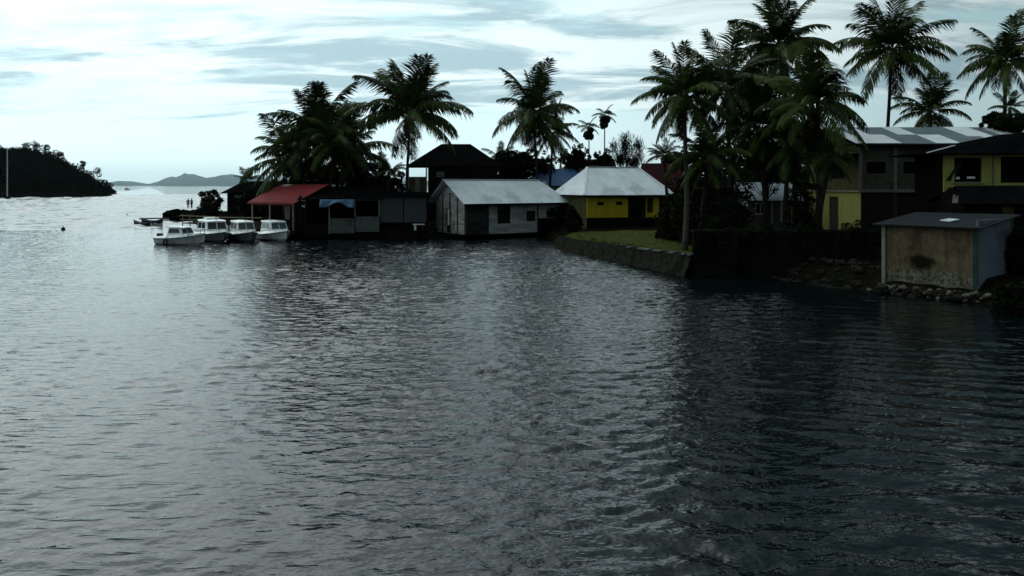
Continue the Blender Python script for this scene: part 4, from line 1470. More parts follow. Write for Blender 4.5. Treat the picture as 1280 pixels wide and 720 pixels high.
def soot_wall(cx, cz):
    '''brown plaster with a smoke blackened patch and a damp, pale lower course'''
    m = M_BROWN.copy()
    m.name = 'sooty_brown_plaster'
    nt = m.node_tree
    t = NT.__new__(NT)
    t.t = nt
    b = [n for n in nt.nodes if n.type == 'BSDF_PRINCIPLED'][0]
    src = b.inputs['Base Color'].links[0].from_socket
    tc = t.n('ShaderNodeTexCoord')
    sp = t.n('ShaderNodeSeparateXYZ')
    t.l(tc.outputs['Object'], sp.inputs[0])
    nz = t.noise(tc.outputs['Object'], 1.6, 5.0, 0.65)
    dx = t.m('DIVIDE', t.m('SUBTRACT', sp.outputs['X'], cx), 0.95)
    dz = t.m('DIVIDE', t.m('SUBTRACT', sp.outputs['Z'], cz), 0.55)
    r = t.m('SQRT', t.m('ADD', t.m('MULTIPLY', dx, dx), t.m('MULTIPLY', dz, dz)))
    r = t.m('ADD', r, t.m('MULTIPLY', t.m('SUBTRACT', nz, 0.5), 1.3))
    low = t.sm(t.m('ADD', sp.outputs['Z'], t.m('MULTIPLY', nz, 0.5)), cz - 0.30, cz - 0.02, 1.0, 0.0)
    n3 = t.noise(tc.outputs['Object'], 5.0, 4.0, 0.7)
    c = t.mix(t.m('MULTIPLY', low, 0.9), src, t.mix(t.sm(n3, 0.35, 0.65), (0.03, 0.034, 0.018), (0.22, 0.205, 0.15)))
    runs = t.noise(t.mapping(tc.outputs['Object'], (3.2, 3.2, 0.35), (0, 0, 0), (2, 1, 4)), 1.0, 5.0, 0.65)
    blot = t.noise(tc.outputs['Object'], 2.6, 6.0, 0.7)
    c = t.mix(t.m('MULTIPLY', t.sm(runs, 0.48, 0.68), 0.6), c, (0.035, 0.028, 0.016))
    c = t.mix(t.m('MULTIPLY', t.sm(blot, 0.52, 0.66), 0.55), c, (0.19, 0.165, 0.115))
    c = t.mix(t.sm(r, 0.45, 1.05, 0.96, 0.0), c, (0.006, 0.006, 0.005))
    t.l(c, b.inputs['Base Color'])
    return m


# --- brown shed on the water's edge
PL, PN = onz(1106, 352, 0.55), onz(1222, 366, 0.42)
dv = Vector((PN.x - PL.x, PN.y - PL.y, 0))
L = dv.length
rz = math.atan2(dv.y, dv.x)
h = House('waterside_shed', (PL.x, PL.y, 0.0), rz, 'brown plastered shed with soot stain and flat sheet roof at the water', 'shed')
W = 4.6
zE = h.front(1222, 284)[1]
cx, cz = h.front(1152, 328)
h.wall((0, 0), (L, 0), -0.3, zE, soot_wall(cx, cz))
h.obj(MB().box(-0.12, 0.08, -0.14, -0.003, -0.2, zE - 0.05), 'corner_post', M_CONCRETE)
h.obj(MB().box(L - 0.22, L + 0.015, -0.03, -0.003, 0.3, zE - 0.05), 'corner_post', M_TEAL)
h.wall((L, 0.15), (L, W), 0.15, zE + 0.35, M_BLUEGREY)
h.wall((0, W), (0, 0.15), 0, zE, M_PLASTER)
h.wall((L, W), (0, W), 0, zE + 0.35, M_PLASTER)
rl = h.front(1101, 281.5, -0.3)
h.obj(MB().slab([(-0.55, -0.4, zE - 0.02), (L + 0.35, -0.4, zE - 0.02), (L + 0.35, W + 0.5, zE + 0.55), (-0.55, W + 0.5, zE + 0.55)], 0.07), 'roof', M_ROOF_SLATE)
h.obj(MB().slab([(L * 0.48, 1.5, zE + 0.25), (L * 0.62, 1.2, zE + 0.22), (L * 0.66, 2.0, zE + 0.31), (L * 0.52, 2.3, zE + 0.34)], 0.04), 'loose_sheet', M_ZINC)

# --- seawall in front of the palms
a, b = at(866, 300, 53.2), at(1094, 300, 53.0)
sw = empty('seawall', (a.x, 53.0, 0), 0, 'high black stained concrete seawall below the palms', 'wall')
mb2 = MB().box(0, b.x - a.x, -0.1, 0.35, -1.2, 2.9)
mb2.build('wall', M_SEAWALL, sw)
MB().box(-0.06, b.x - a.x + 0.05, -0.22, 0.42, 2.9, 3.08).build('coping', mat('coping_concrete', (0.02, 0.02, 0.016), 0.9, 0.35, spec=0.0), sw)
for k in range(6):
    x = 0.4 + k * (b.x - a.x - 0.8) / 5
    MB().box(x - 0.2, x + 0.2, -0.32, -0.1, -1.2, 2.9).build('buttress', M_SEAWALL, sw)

for i, (px, r, lab) in enumerate([(925, 13, 'dark creeper hanging over the seawall, nearest its left end'), (972, 16, 'dark creeper on the seawall in front of the small white house'),
                                (1032, 14, 'dark creeper on the seawall below the lemon ground floor'), (1080, 13, 'dark creeper at the right end of the seawall by the shed')]):
    rgc = random.Random(400 + i)
    c = at(px, 288, 52.85)
    cr = MB()
    for k in range(9):
        leaf_cloud(cr, (rgc.gauss(0, 0.7) * r / 14, rgc.uniform(-0.15, 0.4), rgc.uniform(-0.9, 0.35)), rgc.uniform(0.25, 0.5), 110, 0.11, rgc, 0.8)
    o = cr.build('creeper', M_BUSH)
    o.location = c
    tag(o, lab, 'creeper')

# --- stone revetment and the grass of the bank
rv = MB()
line = [(11.9, 53.0), (10.3, 58.0), (7.7, 66.0), (5.05, 74.0), (4.6, 80.0)]
pts = []
for i in range(len(line) - 1):
    for k in range(14):
        t = k / 14
        pts.append(Vector((line[i][0] * (1 - t) + line[i + 1][0] * t, line[i][1] * (1 - t) + line[i + 1][1] * t, 0)))
for i, p in enumerate(pts):
    t = i / len(pts)
    j = 0.12 * noise.noise(Vector((i * 0.7, 0, 0)))
    top = 1.42 - 0.45 * t + j * 0.6
    out = Vector((-0.90, -0.42, 0))
    for (o_, z_) in ((0.75, -0.8), (0.62 + j, 0.0), (0.32 + j, 0.55), (0.0, top), (-0.55, top + 0.02), (-0.6, -0.5)):
        q = p + out * (o_ + 0.18 * noise.noise(Vector((i * 0.9, z_ * 3, 5))))
        rv.v.append(Vector((q.x, q.y, z_)))
for i in range(len(pts) - 1):
    for r in range(5):
        k = i * 6 + r
        rv.f.append((k, k + 6, k + 7, k + 1))
rvo = rv.build('revetment', M_REVET)
cp = MB()
for i in range(0, 22):
    a_, b_ = pts[i], pts[i + 1]
    za_, zb_ = 1.42 - 0.45 * i / len(pts) + 0.07, 1.42 - 0.45 * (i + 1) / len(pts) + 0.07
    o_ = Vector((-0.90, -0.42, 0))
    if rng.random() < 0.8:
        cp.slab([a_ + o_ * 0.15 + Vector((0, 0, za_)), b_ + o_ * 0.15 + Vector((0, 0, zb_)), b_ - o_ * 0.2 + Vector((0, 0, zb_)), a_ - o_ * 0.2 + Vector((0, 0, za_))], 0.12)
cp.build('coping', M_CONC_DIM, rvo)
tag(rvo, 'low stone revetment along the foot of the grass bank', 'wall')

gr = MB()
rng = random.Random(21)
for _ in range(15000):
    t = rng.random()
    px, py = rng.uniform(690, 872), rng.uniform(287, 318)
    p = onz(px, py, 1.35)
    d = shore_dist(p.x, p.y)
    if d < 0.9 or p.y > 86 or p.x < 2.5:
        continue
    z = gz(p.x, p.y)
    hgt = rng.uniform(0.04, 0.15)
    a = rng.uniform(0, 6.28)
    w = Vector((math.cos(a), math.sin(a), 0)) * 0.05
    lean = Vector((rng.gauss(0, 0.08), rng.gauss(0, 0.08), hgt))
    b0 = Vector((p.x, p.y, z - 0.03))
    gr.add([b0 - w, b0 + w, b0 + lean + w * 0.2, b0 + lean - w * 0.2], [(0, 1, 2, 3)])
# turf sheet under the blades
turf = MB()
tx, ty = linspace(4, 19, 0.75), linspace(54, 84, 0.75)
for y in ty:
    for x in tx:
        turf.v.append(Vector((x, y, gz(x, y) + 0.06 + 0.05 * noise.noise(Vector((x, y, 0))))))
for j in range(len(ty) - 1):
    for i in range(len(tx) - 1):
        if shore_dist(tx[i] + 0.37, ty[j] + 0.37) > 0.9:
            k = j * len(tx) + i
            turf.f.append((k, k + 1, k + len(tx) + 1, k + len(tx)))
gr.add(turf.v, turf.f)
tag(gr.build('grass', M_GRASS), kind='stuff')

# --- rubble along the foot of the shed
rb = MB()
rng = random.Random(8)
for _ in range(230):
    t = rng.random()
    if rng.random() < 0.6:
        p = PL.lerp(PN, t) + Vector((rng.uniform(-1.0, 0.1), rng.uniform(-0.9, 0.0), 0))
        z = rng.uniform(-0.15, 0.35)
    else:
        p = Vector((rng.uniform(17.0, 22.0), rng.uniform(46.5, 52.4), 0))
        if shore_dist(p.x, p.y) < -1.2:
            continue
        z = max(-0.1, gz(p.x, p.y)) + 0.05
    rb.blob((p.x, p.y, z), rng.uniform(0.10, 0.30), rng.randrange(99), 1, 0.45, (1.2, 1, 0.7))
tag(rb.build('rubble', M_STONE), kind='stuff')
rb = MB()
for _ in range(150):
    p = PL.lerp(PN, rng.uniform(-0.05, 1.08)) + Vector((rng.uniform(-0.9, 0.0), rng.uniform(-0.8, 0.0), 0))
    rb.blob((p.x, p.y, rng.uniform(0.0, 0.5)), rng.uniform(0.05, 0.15), rng.randrange(99), 1, 0.5, (1.3, 1, 0.8))
tag(rb.build('pale_rubble', mat('pale_rubble_stone', (0.13, 0.12, 0.09), 0.95, 0.4, 2.0, spec=0.0)), kind='stuff')
for i, (px, py, r, lab) in enumerate([(1064, 333, 0.5, 'pale flat stone on the rubble in front of the seawall'), (1102, 357, 0.42, 'pale stone at the left foot of the shed'),
                                       (951, 330, 0.35, 'small pale stone at the waterline below the seawall')]):
    p = onz(px, py, 0.15)
    tag(MB().blob((0, 0, 0), r, 40 + i, 2, 0.4, (1.5, 1, 0.5)).build('boulder', M_STONE_PALE), lab, 'stone').location = p

# --- red roofed boat shelter
p0 = onz(327, 292, 1.0)
p0 = at(318, 285, 93.0)
h = House('boat_shelter', (p0.x, p0.y, 0.9), R(-30), 'open boat shelter with a red sheet roof behind the moored boats', 'shelter')
zE = h.front(318, 252.5)[1]
L, W = 6.5, 6.4
zR = zE + 2.05
rt = MB().slab([(-0.5, -0.6, zE), (L + 0.5, -0.6, zE), (L + 0.7, W * 0.72, zR), (-0.6, W * 0.72, zR)], 0.06)
rf = h.obj(rt, 'roof', M_ROOF_RED)
h.obj(MB().slab([(-0.6, W * 0.72 + .01, zR), (L + 0.7, W * 0.72 + .01, zR), (L + 0.6, W * 1.4, zE), (-0.5, W * 1.4, zE)], 0.06), 'roof', M_ROOF_RED)
h.obj(MB().slab([(0.2, W * 0.72 - 0.75, zR - 0.24 + .035), (1.5, W * 0.72 - 0.75, zR - 0.24 + .035), (1.5, W * 0.72 - .05, zR + .025), (0.2, W * 0.72 - .05, zR + .025)], 0.02), 'roof_sheet', mat('bleached_sheet', (0.62, 0.45, 0.40), 0.6, 0.2), rf)
h.obj(MB().beam((-0.5, -0.62, zE - 0.12), (L + 0.5, -0.62, zE - 0.12), 0.05, 0.14), 'fascia', mat('red_fascia', (0.25, 0.03, 0.03), 0.6, 0.1), rf)
for x in (0, L / 2 - 0.4, L):
    for y in (-0.3, W * 0.7):
        h.obj(MB().box(x - 0.07, x + 0.07, y - 0.07, y + 0.07, -0.4, zE - 0.15 + (1.8 if y > 1 else 0)), 'post', M_TIMBER_PALE if y < 1 else M_TIMBER)
h.obj(MB().beam((0, -0.3, zE - 0.3), (L, -0.3, zE - 0.3), 0.1, 0.12), 'beam', M_TIMBER)
h.wall((L, W * 1.3), (0, W * 1.3), 0, zE, M_WOOD_DARK, t=0.1, name='back_wall')
h.wall((L, W * 0.6), (L, W * 1.28), 0, zE, M_WOOD_DARK, t=0.1, name='end_wall')
h.obj(MB().box(-0.6, L + 0.8, -0.8, W * 1.35, -0.3, 0.0), 'floor', M_WOOD_DARK)
h.obj(MB().box(0.1, 1.9, -0.25, -0.15, 0.02, 1.0), 'railing', M_TIMBER)
cl = MB()
c0 = h.M @ Vector((3.9, 0.8, zE - 0.35))
cl.slab([(0, 0, 0), (0.75, 0.1, 0), (0.62, 0.15, -1.7), (0.12, 0.05, -1.55)], 0.04)
o = cl.build('hung_cloth', M_TIMBER_PALE)
o.location = c0
tag(o, 'pale cloth hanging inside the red roofed shelter', 'cloth')

# --- stall with blue tarp and half walls, right of the shelter
p0 = at(411, 291, 90.0)
h = House('waterside_stall', (p0.x, p0.y, 0.0), R(4), 'open waterside stall with grey half walls and pale posts', 'stall')
zE = h.front(440, 250.5)[1]
zh = h.front(440, 273)[1]
zf = h.front(440, 291.5)[1]
L = h.front(474, 270)[0]
xm = h.front(443, 270)[0]
h.wall((0, 0), (xm, 0), zf, zh, M_CONC_DIM, t=0.12, name='half_wall')
h.wall((xm + 0.12, 0.0), (L, 0.0), zf + 0.15, zh + 0.2, M_CONC_DIM, t=0.12, name='half_wall')
for x, m_ in ((0.05, M_CONCRETE), (xm + 0.05, M_CONCRETE), (L, M_CONCRETE)):
    h.obj(MB().box(x - 0.07, x + 0.07, -0.05, 0.10, zf - 0.1 if x < 0.1 else zh + 0.22, zE), 'post', m_)
h.obj(MB().beam((0, 0.03, zE + 0.06), (L + 0.1, 0.03, zE + 0.06), 0.12, 0.12), 'beam', M_TIMBER_PALE)
xl = h.front(372, 250)[0]
h.obj(MB().slab([(xl, -0.25, zE + 0.14), (L + 0.4, -0.25, zE + 0.14), (L + 0.4, 6, zE + 1.6), (xl, 6, zE + 1.6)], 0.06), 'roof', M_ROOF_DARK)
h.wall((L, 5.5), (xl, 5.5), zf - 0.2, zE + 1.2, M_WOOD_DARK, t=0.1, name='back_wall')
h.wall((L + 0.1, 0.1), (L + 0.1, 5.5), zf - 0.2, zE, M_WOOD_DARK, t=0.1, name='end_wall')
h.obj(MB().box(xl, L + 0.3, -0.2, 5.6, zf - 0.35, zf - 0.12), 'floor', M_WOOD_DARK)
for k in range(6):
    x = xl + k * (L - xl) / 5
    h.obj(MB().tube([(x, 0.1, -1.0), (x, 0.1, zf - 0.35)], 0.12, 7), 'stilt', M_WOOD_DARK)
h.obj(MB().box(xl + 0.2, -0.1, 0.05, 0.15, zf - 0.1, zh - 0.5), 'half_wall', M_WOOD_DARK)
# crumpled blue tarp hung under the roof edge
tp = MB()
x0, zt = h.front(400, 249.5, -0.4)
x1, zb = h.front(443, 259, -0.4)
NX, NZ = 16, 6
for j in range(NZ + 1):
    for i in range(NX + 1):
        u, v = i / NX, j / NZ
        x = x0 + (x1 - x0) * u
        y = -0.32 - 0.55 * v - 0.18 * math.sin(u * 13 + v * 2) * v
        z = zt - (zt - zb) * v * (0.75 + 0.25 * math.sin(u * 7 + 1)) - 0.1 * math.sin(u * 9) * v
        q = h.M @ Vector((x, y, z))
        tp.v.append(q)
for j in range(NZ):
    for i in range(NX):
        k = j * (NX + 1) + i
        tp.f.append((k, k + 1, k + NX + 2, k + NX + 1))
o = tp.build('tarpaulin', M_TARP, smooth=True)
sd = o.modifiers.new('thickness', 'SOLIDIFY')
sd.thickness = 0.03
tag(o, 'crumpled blue tarpaulin slung under the edge of the stall roof', 'tarpaulin')

# --- grey steel shed / container beside it
p0 = at(475.5, 280, 90.5)
h = House('steel_shed', (p0.x, p0.y, 0.9), R(3), 'dim grey steel sided shed between the stall and the shack', 'shed')
zE = h.front(480, 246)[1]
zb = h.front(480, 278)[1]
L = h.front(533, 262)[0]
W = 4
h.wall((0, 0), (L / 2 - 0.06, 0), zb, zE, M_STEEL)
h.wall((L / 2 + 0.06, 0), (L, 0), zb, zE - 0.05, M_STEEL)
h.obj(MB().box(L / 2 - 0.06, L / 2 + 0.06, 0.02, 0.15, zb, zE), 'post', M_WOOD_DARK)
for a, b in (((0, W), (0, 0.15)), ((L, 0.15), (L, W)), ((L, W), (0, W))):
    h.wall(a, b, zb, zE, M_WOOD_DARK)
h.obj(MB().slab([(-0.1, -0.4, zE + 0.02), (L + 0.2, -0.4, zE + 0.02), (L + 0.2, W + 0.3, zE + 0.5), (-0.1, W + 0.3, zE + 0.5)], 0.06), 'roof', M_ROOF_DARK)
h.obj(MB().box(0, L, 0, W, zb - 0.2, zb), 'floor', M_WOOD_DARK)

# --- black timber quay under stall and shed
a, b = at(366, 300, 91), at(545, 300, 91)
q = empty('quay', (a.x, 90.4, 0), 0, 'black timber quay under the stall and the steel shed', 'quay')
MB().box(0, b.x - a.x, 0.2, 0.5, -1.2, 1.1).build('wall', M_SEAWALL, q)
MB().box(-0.2, b.x - a.x, 0.52, 3.0, 0.85, 1.0).build('deck', M_WOOD_DARK, q)
for k in range(9):
    x = k * (b.x - a.x) / 8
    MB().tube([(x, 0.02, -1.0), (x, 0.02, 1.2)], 0.14, 7).build('pile', M_WOOD_DARK, q)

# white bench on the quay
p = at(524, 289, 89.9)
bq = empty('bench', (p.x, 89.4, 1.02 - 0.02), R(5), 'small white bench left of the plank shack', 'bench')
MB().box(-0.65, 0.65, -0.2, 0.2, 0.62, 0.72).build('seat', M_WHITE, bq)
MB().box(-0.5, -0.28, -0.15, 0.15, 0.0, 0.62).build('leg', M_WHITE, bq)
MB().box(0.38, 0.5, -0.15, 0.15, 0.0, 0.62).build('leg', M_TIMBER, bq)

# --- bamboo jetty behind the boats
A, B = at(233, 274, 106), at(332, 274, 97)
j = empty('jetty', (A.x, A.y, 0), math.atan2(B.y - A.y, B.x - A.x), 'plank jetty with bamboo rails behind the moored boats', 'jetty')
JL = (B - A).length
MB().box(0, JL, -0.6, 0.6, 1.0, 1.12).build('deck', M_TIMBER, j)
for y, m_ in ((-0.62, M_BAMBOO), (0.62, M_TIMBER)):
    MB().tube([(-0.4, y, 2.05), (JL * 0.5, y, 1.98), (JL, y, 2.1)], 0.06, 6).build('rail', m_, j)
MB().tube([(-0.4, -0.64, 1.55), (JL * 0.48, -0.64, 1.5)], 0.05, 6).build('rail', M_BAMBOO, j)
for k in range(6):
    x = k * JL / 5
    for y in (-0.55, 0.55):
        MB().tube([(x, y, -1.0), (x, y, 2.15)], 0.07, 6).build('post', M_BAMBOO if k < 2 else M_TIMBER, j)

# --- hut on the point with dead fronds above it
p0 = at(284, 262, 128)
h = House('fishing_hut', (p0.x, p0.y, 1.3), R(-14), 'dark hut with a low gable roof on the point behind the jetty', 'hut')
zE = h.front(284, 240)[1]
L, W = 5.2, 5.0
zR = zE + 1.5
fwn = (1.2, 3.6, zE - 1.0, zE - 0.45)
h.wall((0, 0), (L, 0), 0, zE, M_WOOD_DARK, [fwn])
h.window((0, 0), (L, 0), fwn, frame=M_TIMBER, bars=2)
for a, b in (((0, W), (0, 0.15)), ((L, 0.15), (L, W)), ((L, W), (0, W))):
    h.wall(a, b, 0, zE, M_WOOD_DARK)
h.obj(MB().slab([(-0.9, -0.7, zE - 0.2), (L + 0.5, -0.7, zE + 0.1), (L + 0.3, W / 2, zR + 0.3), (1.3, W / 2, zR + 0.2)], 0.06), 'roof', M_ROOF_DARK)
h.obj(MB().slab([(1.3, W / 2, zR + 0.2), (L + 0.3, W / 2, zR + 0.3), (L + 0.5, W + 0.7, zE), (-0.9, W + 0.7, zE - 0.2)], 0.06), 'roof', M_ROOF_DARK)
palm('broken palm stump with ragged fronds over the dark hut on the point', (309, 226), 124, 18, 312, 18, n=8, old=0.55, dry=1, group='coconut palms of the village')


# ------------------------------------------------------------------ BOATS
def cruiser(loc, heading, L, B, hc, cab, label, hull_m, fly=False, fender=False, side_panes=2, glass=M_GLASS, front_glass=M_GLASS_TEAL):
    """small cabin cruiser: x forward, z = 0 at the waterline"""
    rt = empty('cabin_cruiser', loc, heading, label, 'boat', 'white cabin cruisers moored side by side')
    N = 15
    S = []
    for i in range(N):
        t = i / (N - 1)
        b = B / 2 * (1 - max(0, (t - 0.42) / 0.58) ** 2.3) * (0.93 + 0.07 * min(1, t / 0.3))
        b = max(0.04, b)
        s = 0.62 + 0.50 * t ** 2.2
        x = -L / 2 + L * t
        S.append((x, b, s))
    hb = MB()
    for i, (x, b, s) in enumerate(S):
        t = i / (N - 1)
        kz = -0.38 + 0.55 * max(0, (t - 0.8) / 0.2) ** 1.5
        xk = x - 0.55 * max(0, (t - 0.75) / 0.25)
        for sg in (-1, 1):
            hb.v += [Vector((xk, 0, kz)), Vector((x - 0.2 * t, sg * b * (0.86 - 0.25 * t), 0.08 + 0.22 * t ** 2)), Vector((x, sg * b, s))]
    for i in range(N - 1):
        for k in (0, 3):
            for r in (0, 1):
                a = i * 6 + k + r
                f = (a, a + 6, a + 7, a + 1)
                hb.f.append(f if k == 0 else f[::-1])
    hb.f.append((0, 1, 2, 5, 4, 3))
    hb.build('hull', hull_m, rt)
    rb = MB()
    for sg in (-1, 1):
        rb.tube([(x, sg * (b + 0.01), s - 0.02) for x, b, s in S], 0.045, 5)
    rb.build('rub_rail', M_GREENTRIM, rt)
    # deck with raised coaming that rises to the foredeck
    dk = MB()
    for i, (x, b, s) in enumerate(S):
        t = i / (N - 1)
        up = 0.16 + 0.12 * math.sin(math.pi * min(1, max(0, (t - 0.1) / 0.9)))
        up *= 1 if t < 0.93 else 0.4
        dk.v += [Vector((x, -b, s + 0.015)), Vector((x, -b * 0.80, s + up)), Vector((x, 0, s + up + 0.05)), Vector((x, b * 0.80, s + up)), Vector((x, b, s + 0.015))]
    for i in range(N - 1):
        for r in range(4):
            a = i * 5 + r
            dk.f.append((a, a + 5, a + 6, a + 1))
    dk.f.append((0, 1, 2, 3, 4))
    dk.build('deck', M_GEL, rt)
    # cabin
    x0, x1 = cab[0] * L, cab[1] * L
    rake = 0.30 * hc + 0.25
    zb = 0.80
    w0, w1 = B / 2 * 0.76, B / 2 * 0.62
    zt = zb + hc
    wf = w0 * 0.90
    c = [Vector((x0, -w0, zb)), Vector((x1 + rake, -wf, zb + 0.1)), Vector((x1 + rake, wf, zb + 0.1)), Vector((x0, w0, zb)),
         Vector((x0 + 0.1, -w1, zt)), Vector((x1, -w1 * 0.94, zt)), Vector((x1, w1 * 0.94, zt)), Vector((x0 + 0.1, w1, zt))]
    cb = MB().hexa(c)
    co = cb.build('cabin', M_GEL, rt)
    sideR = [c[0], c[1], c[5], c[4]]      # starboard
    sideL = [c[2], c[3], c[7], c[6]]      # port
    frontq = [c[1], c[2], c[6], c[5]]
    for k in range(2):
        MB().panel(frontq, 0.05 + 0.47 * k, 0.48 + 0.47 * k, 0.34, 0.90, 0.012, 0.03).build('windscreen', front_glass, rt)
    sp0 = 0.06
    wd_ = 0.80 / side_panes
    for k in range(side_panes):
        a = sp0 + k * wd_
        MB().panel(sideR, a, a + wd_ - 0.05, 0.40, 0.88, 0.012, 0.03).build('side_window', glass, rt)
        MB().panel(sideL, 1 - a - wd_ + 0.05, 1 - a, 0.40, 0.88, 0.012, 0.03).build('side_window', glass, rt)
    rf_ = MB()
    n = 9
    for i in range(n):
        t = i / (n - 1)
        x = x0 - 0.15 + (x1 + 0.25 - x0 + 0.15) * t
        dz = -0.10 * max(0, (t - 0.7) / 0.3) ** 2
        w = w1 + 0.10 - 0.12 * max(0, (t - 0.7) / 0.3) ** 2
        rf_.v += [Vector((x, -w, zt + 0.003 + dz * 0.2)), Vector((x, -w * 0.92, zt + 0.11 + dz)), Vector((x, 0, zt + 0.17 + dz)), Vector((x, w * 0.92, zt + 0.11 + dz)), Vector((x, w, zt + 0.003 + dz * 0.2))]
    for i in range(n - 1):
        for r in range(5):
            a, b_ = i * 5 + r, i * 5 + (r + 1) % 5
            rf_.f.append((a, a + 5, b_ + 5, b_))
    rf_.f += [(4, 3, 2, 1, 0), tuple((n - 1) * 5 + r for r in range(5))]
    rf_.build('roof', M_GEL, rt)
    if fly:
        MB().box(x0 + 0.6, x0 + 2.1, -w1 * 0.6, w1 * 0.6, zt + 0.12, zt + 0.36).build('roof_box', M_GEL, rt)
    MB().tube([(x1 - 0.5, 0.1, zt + 0.14), (x1 - 0.55, 0.1, zt + 0.50)], 0.035, 6).build('mast_light', M_BLACK, rt)
    # bow rail
    rl = MB()
    bow = [(x, b * 0.88, s + 0.50) for x, b, s in S[9:]]
    path = [(x, -y, z) for x, y, z in bow] + [(x, y, z) for x, y, z in reversed(bow[:-1])]
    rl.tube(path, 0.018, 5)
    for x, y, z in bow[::2]:
        for sg in (-1, 1):
            rl.tube([(x, sg * y, z - 0.48), (x, sg * y, z)], 0.016, 5)
    rl.build('bow_rail', M_STEEL, rt)
    MB().box(L * 0.24, L * 0.33, -0.3, 0.3, 1.02, 1.16).build('hatch', M_GLASS, rt)
    om = MB().box(-L / 2 - 0.45, -L / 2 - 0.02, -0.22, 0.22, 0.45, 1.05).box(-L / 2 - 0.28, -L / 2 - 0.1, -0.09, 0.09, -0.5, 0.45)
    om.build('outboard_motor', M_BLACK, rt)
    if fender:
        fb = MB()
        cx, cy, cz = -L * 0.18, -B / 2 - 0.13, 0.30
        fb.tube([(cx + 0.24 * math.cos(a), cy, cz + 0.24 * math.sin(a)) for a in [2 * math.pi * k / 14 for k in range(15)]], 0.09, 7)
        fo = fb.build('fender', M_BLACK, rt)
        MB().tube([(cx, cy, cz + 0.3), (cx, -B / 2 * 0.85, 1.0)], 0.025, 5).build('rope', M_BLACK, fo)
        MB().tube([(L * 0.26, -B * 0.33, 1.2), (L * 0.27, -B * 0.44, 0.75), (L * 0.24, -B * 0.45, 0.4)], 0.035, 5).build('mooring_rope', M_BLACK, rt)
    return rt


def bl(px, py):
    p = onz(px, py, 0.0)
    return (p.x, p.y, 0.0)


cruiser(bl(229, 305.5), R(-24), 6.0, 2.3, 0.92, (-0.22, 0.06), 'small low white cruiser moored outermost, with a black tyre fender', M_HULL, fender=True, side_panes=1)
cruiser(bl(268, 301), R(-56), 8.2, 3.3, 1.35, (-0.34, 0.10), 'largest white cruiser with a long high cabin, second from the open water', M_HULL_SHADED, fly=True, side_panes=2, front_glass=M_GLASS)
cruiser(bl(305, 301), R(-58), 7.0, 2.8, 1.25, (-0.30, 0.10), 'white cruiser, its hull coloured dark for shade, between the largest cruiser and the one by the shelter', M_HULL_SHADED, side_panes=2)
cruiser(bl(345, 300), R(-54), 6.9, 2.8, 1.2, (-0.30, 0.10), 'white cruiser nearest the red roofed shelter, with a greyish hull', M_HULL, side_panes=2)


def canoe(loc, heading, L, B, label, m, tip=None):
    rt = empty('canoe', loc, heading, label, 'canoe', 'low dark canoes moored beyond the cruisers')
    N = 15
    a, ins = MB(), MB()
    for i in range(N):
        t = i / (N - 1)
        k = 1 - abs(2 * t - 1) ** 2.6
        b = max(0.03, B / 2 * k)
        s = 0.34 + 0.42 * abs(2 * t - 1) ** 3
        x = -L / 2 + L * t
        a.v += [Vector((x, -b, s)), Vector((x * 0.97, -b * 0.7, -0.02)), Vector((x * 0.93, 0, -0.15)), Vector((x * 0.97, b * 0.7, -0.02)), Vector((x, b, s))]
        ins.v += [Vector((x * 0.985, -b * 0.9, s - 0.01)), Vector((x * 0.92, -b * 0.5, 0.10)), Vector((x * 0.92, b * 0.5, 0.10)), Vector((x * 0.985, b * 0.9, s - 0.01))]
    for i in range(N - 1):
        for r in range(4):
            k = i * 5 + r
            a.f.append((k, k + 1, k + 6, k + 5))
        for r in range(3):
            k = i * 4 + r
            ins.f.append((k, k + 4, k + 5, k + 1))
        a.f += []
    a.build('hull', m, rt, True)
    ins.build('lining', M_CANOE_IN, rt, True)
    gw_ = MB()
    for sg in (-1, 1):
        pts_ = []
        for i in range(N):
            t = i / (N - 1)
            b = max(0.03, B / 2 * (1 - abs(2 * t - 1) ** 2.6))
            pts_.append((-L / 2 + L * t, sg * b * 0.95, 0.34 + 0.42 * abs(2 * t - 1) ** 3))
        gw_.tube(pts_, 0.04, 5)
    gw_.build('gunwale', M_CANOE_IN, rt)
    for x in (-L * 0.2, L * 0.18):
        MB().box(x - 0.12, x + 0.12, -B * 0.42, B * 0.42, 0.26, 0.31).build('thwart', M_TIMBER, rt)
    return rt


canoe(bl(179, 281.5), R(-32), 4.8, 1.0, 'front dark canoe with upturned ends, nearest the camera of the two', M_CANOE)
canoe(bl(190, 278.5), R(-28), 5.2, 1.0, 'rear dark canoe lying behind the other canoe', M_CANOE)
canoe(bl(196, 283.5), R(-20), 2.2, 0.9, 'short pale dinghy at the right end of the front canoe', M_WHITE)
# thin pole boat boom beyond
p = onz(196, 273.5, 0.25)
tag(MB().tube([(-3.0, 0, 0.0), (0, 0, 0.08), (3.2, 0, 0.0)], 0.13, 6).build('floating_log', M_PINK), 'long pale log floating beyond the canoes', 'log').location = p

for px, py, r, lab in ((79, 286.5, 0.28, 'small dark round buoy floating alone in the open water on the left'),
                       (159, 269, 0.22, 'tiny dark float left of the two canoes')):
    p = onz(px, py, 0.1)
    o = empty('buoy', p, 0, lab, 'buoy', 'small dark buoys on the open water')
    MB().blob((0, 0, 0), r, 3, 2, 0.03).build('float', M_BLACK, o, True)
    MB().tube([(0, 0, r * 0.8), (0, 0, r * 1.6)], 0.05, 6).build('ring', M_BLACK, o)
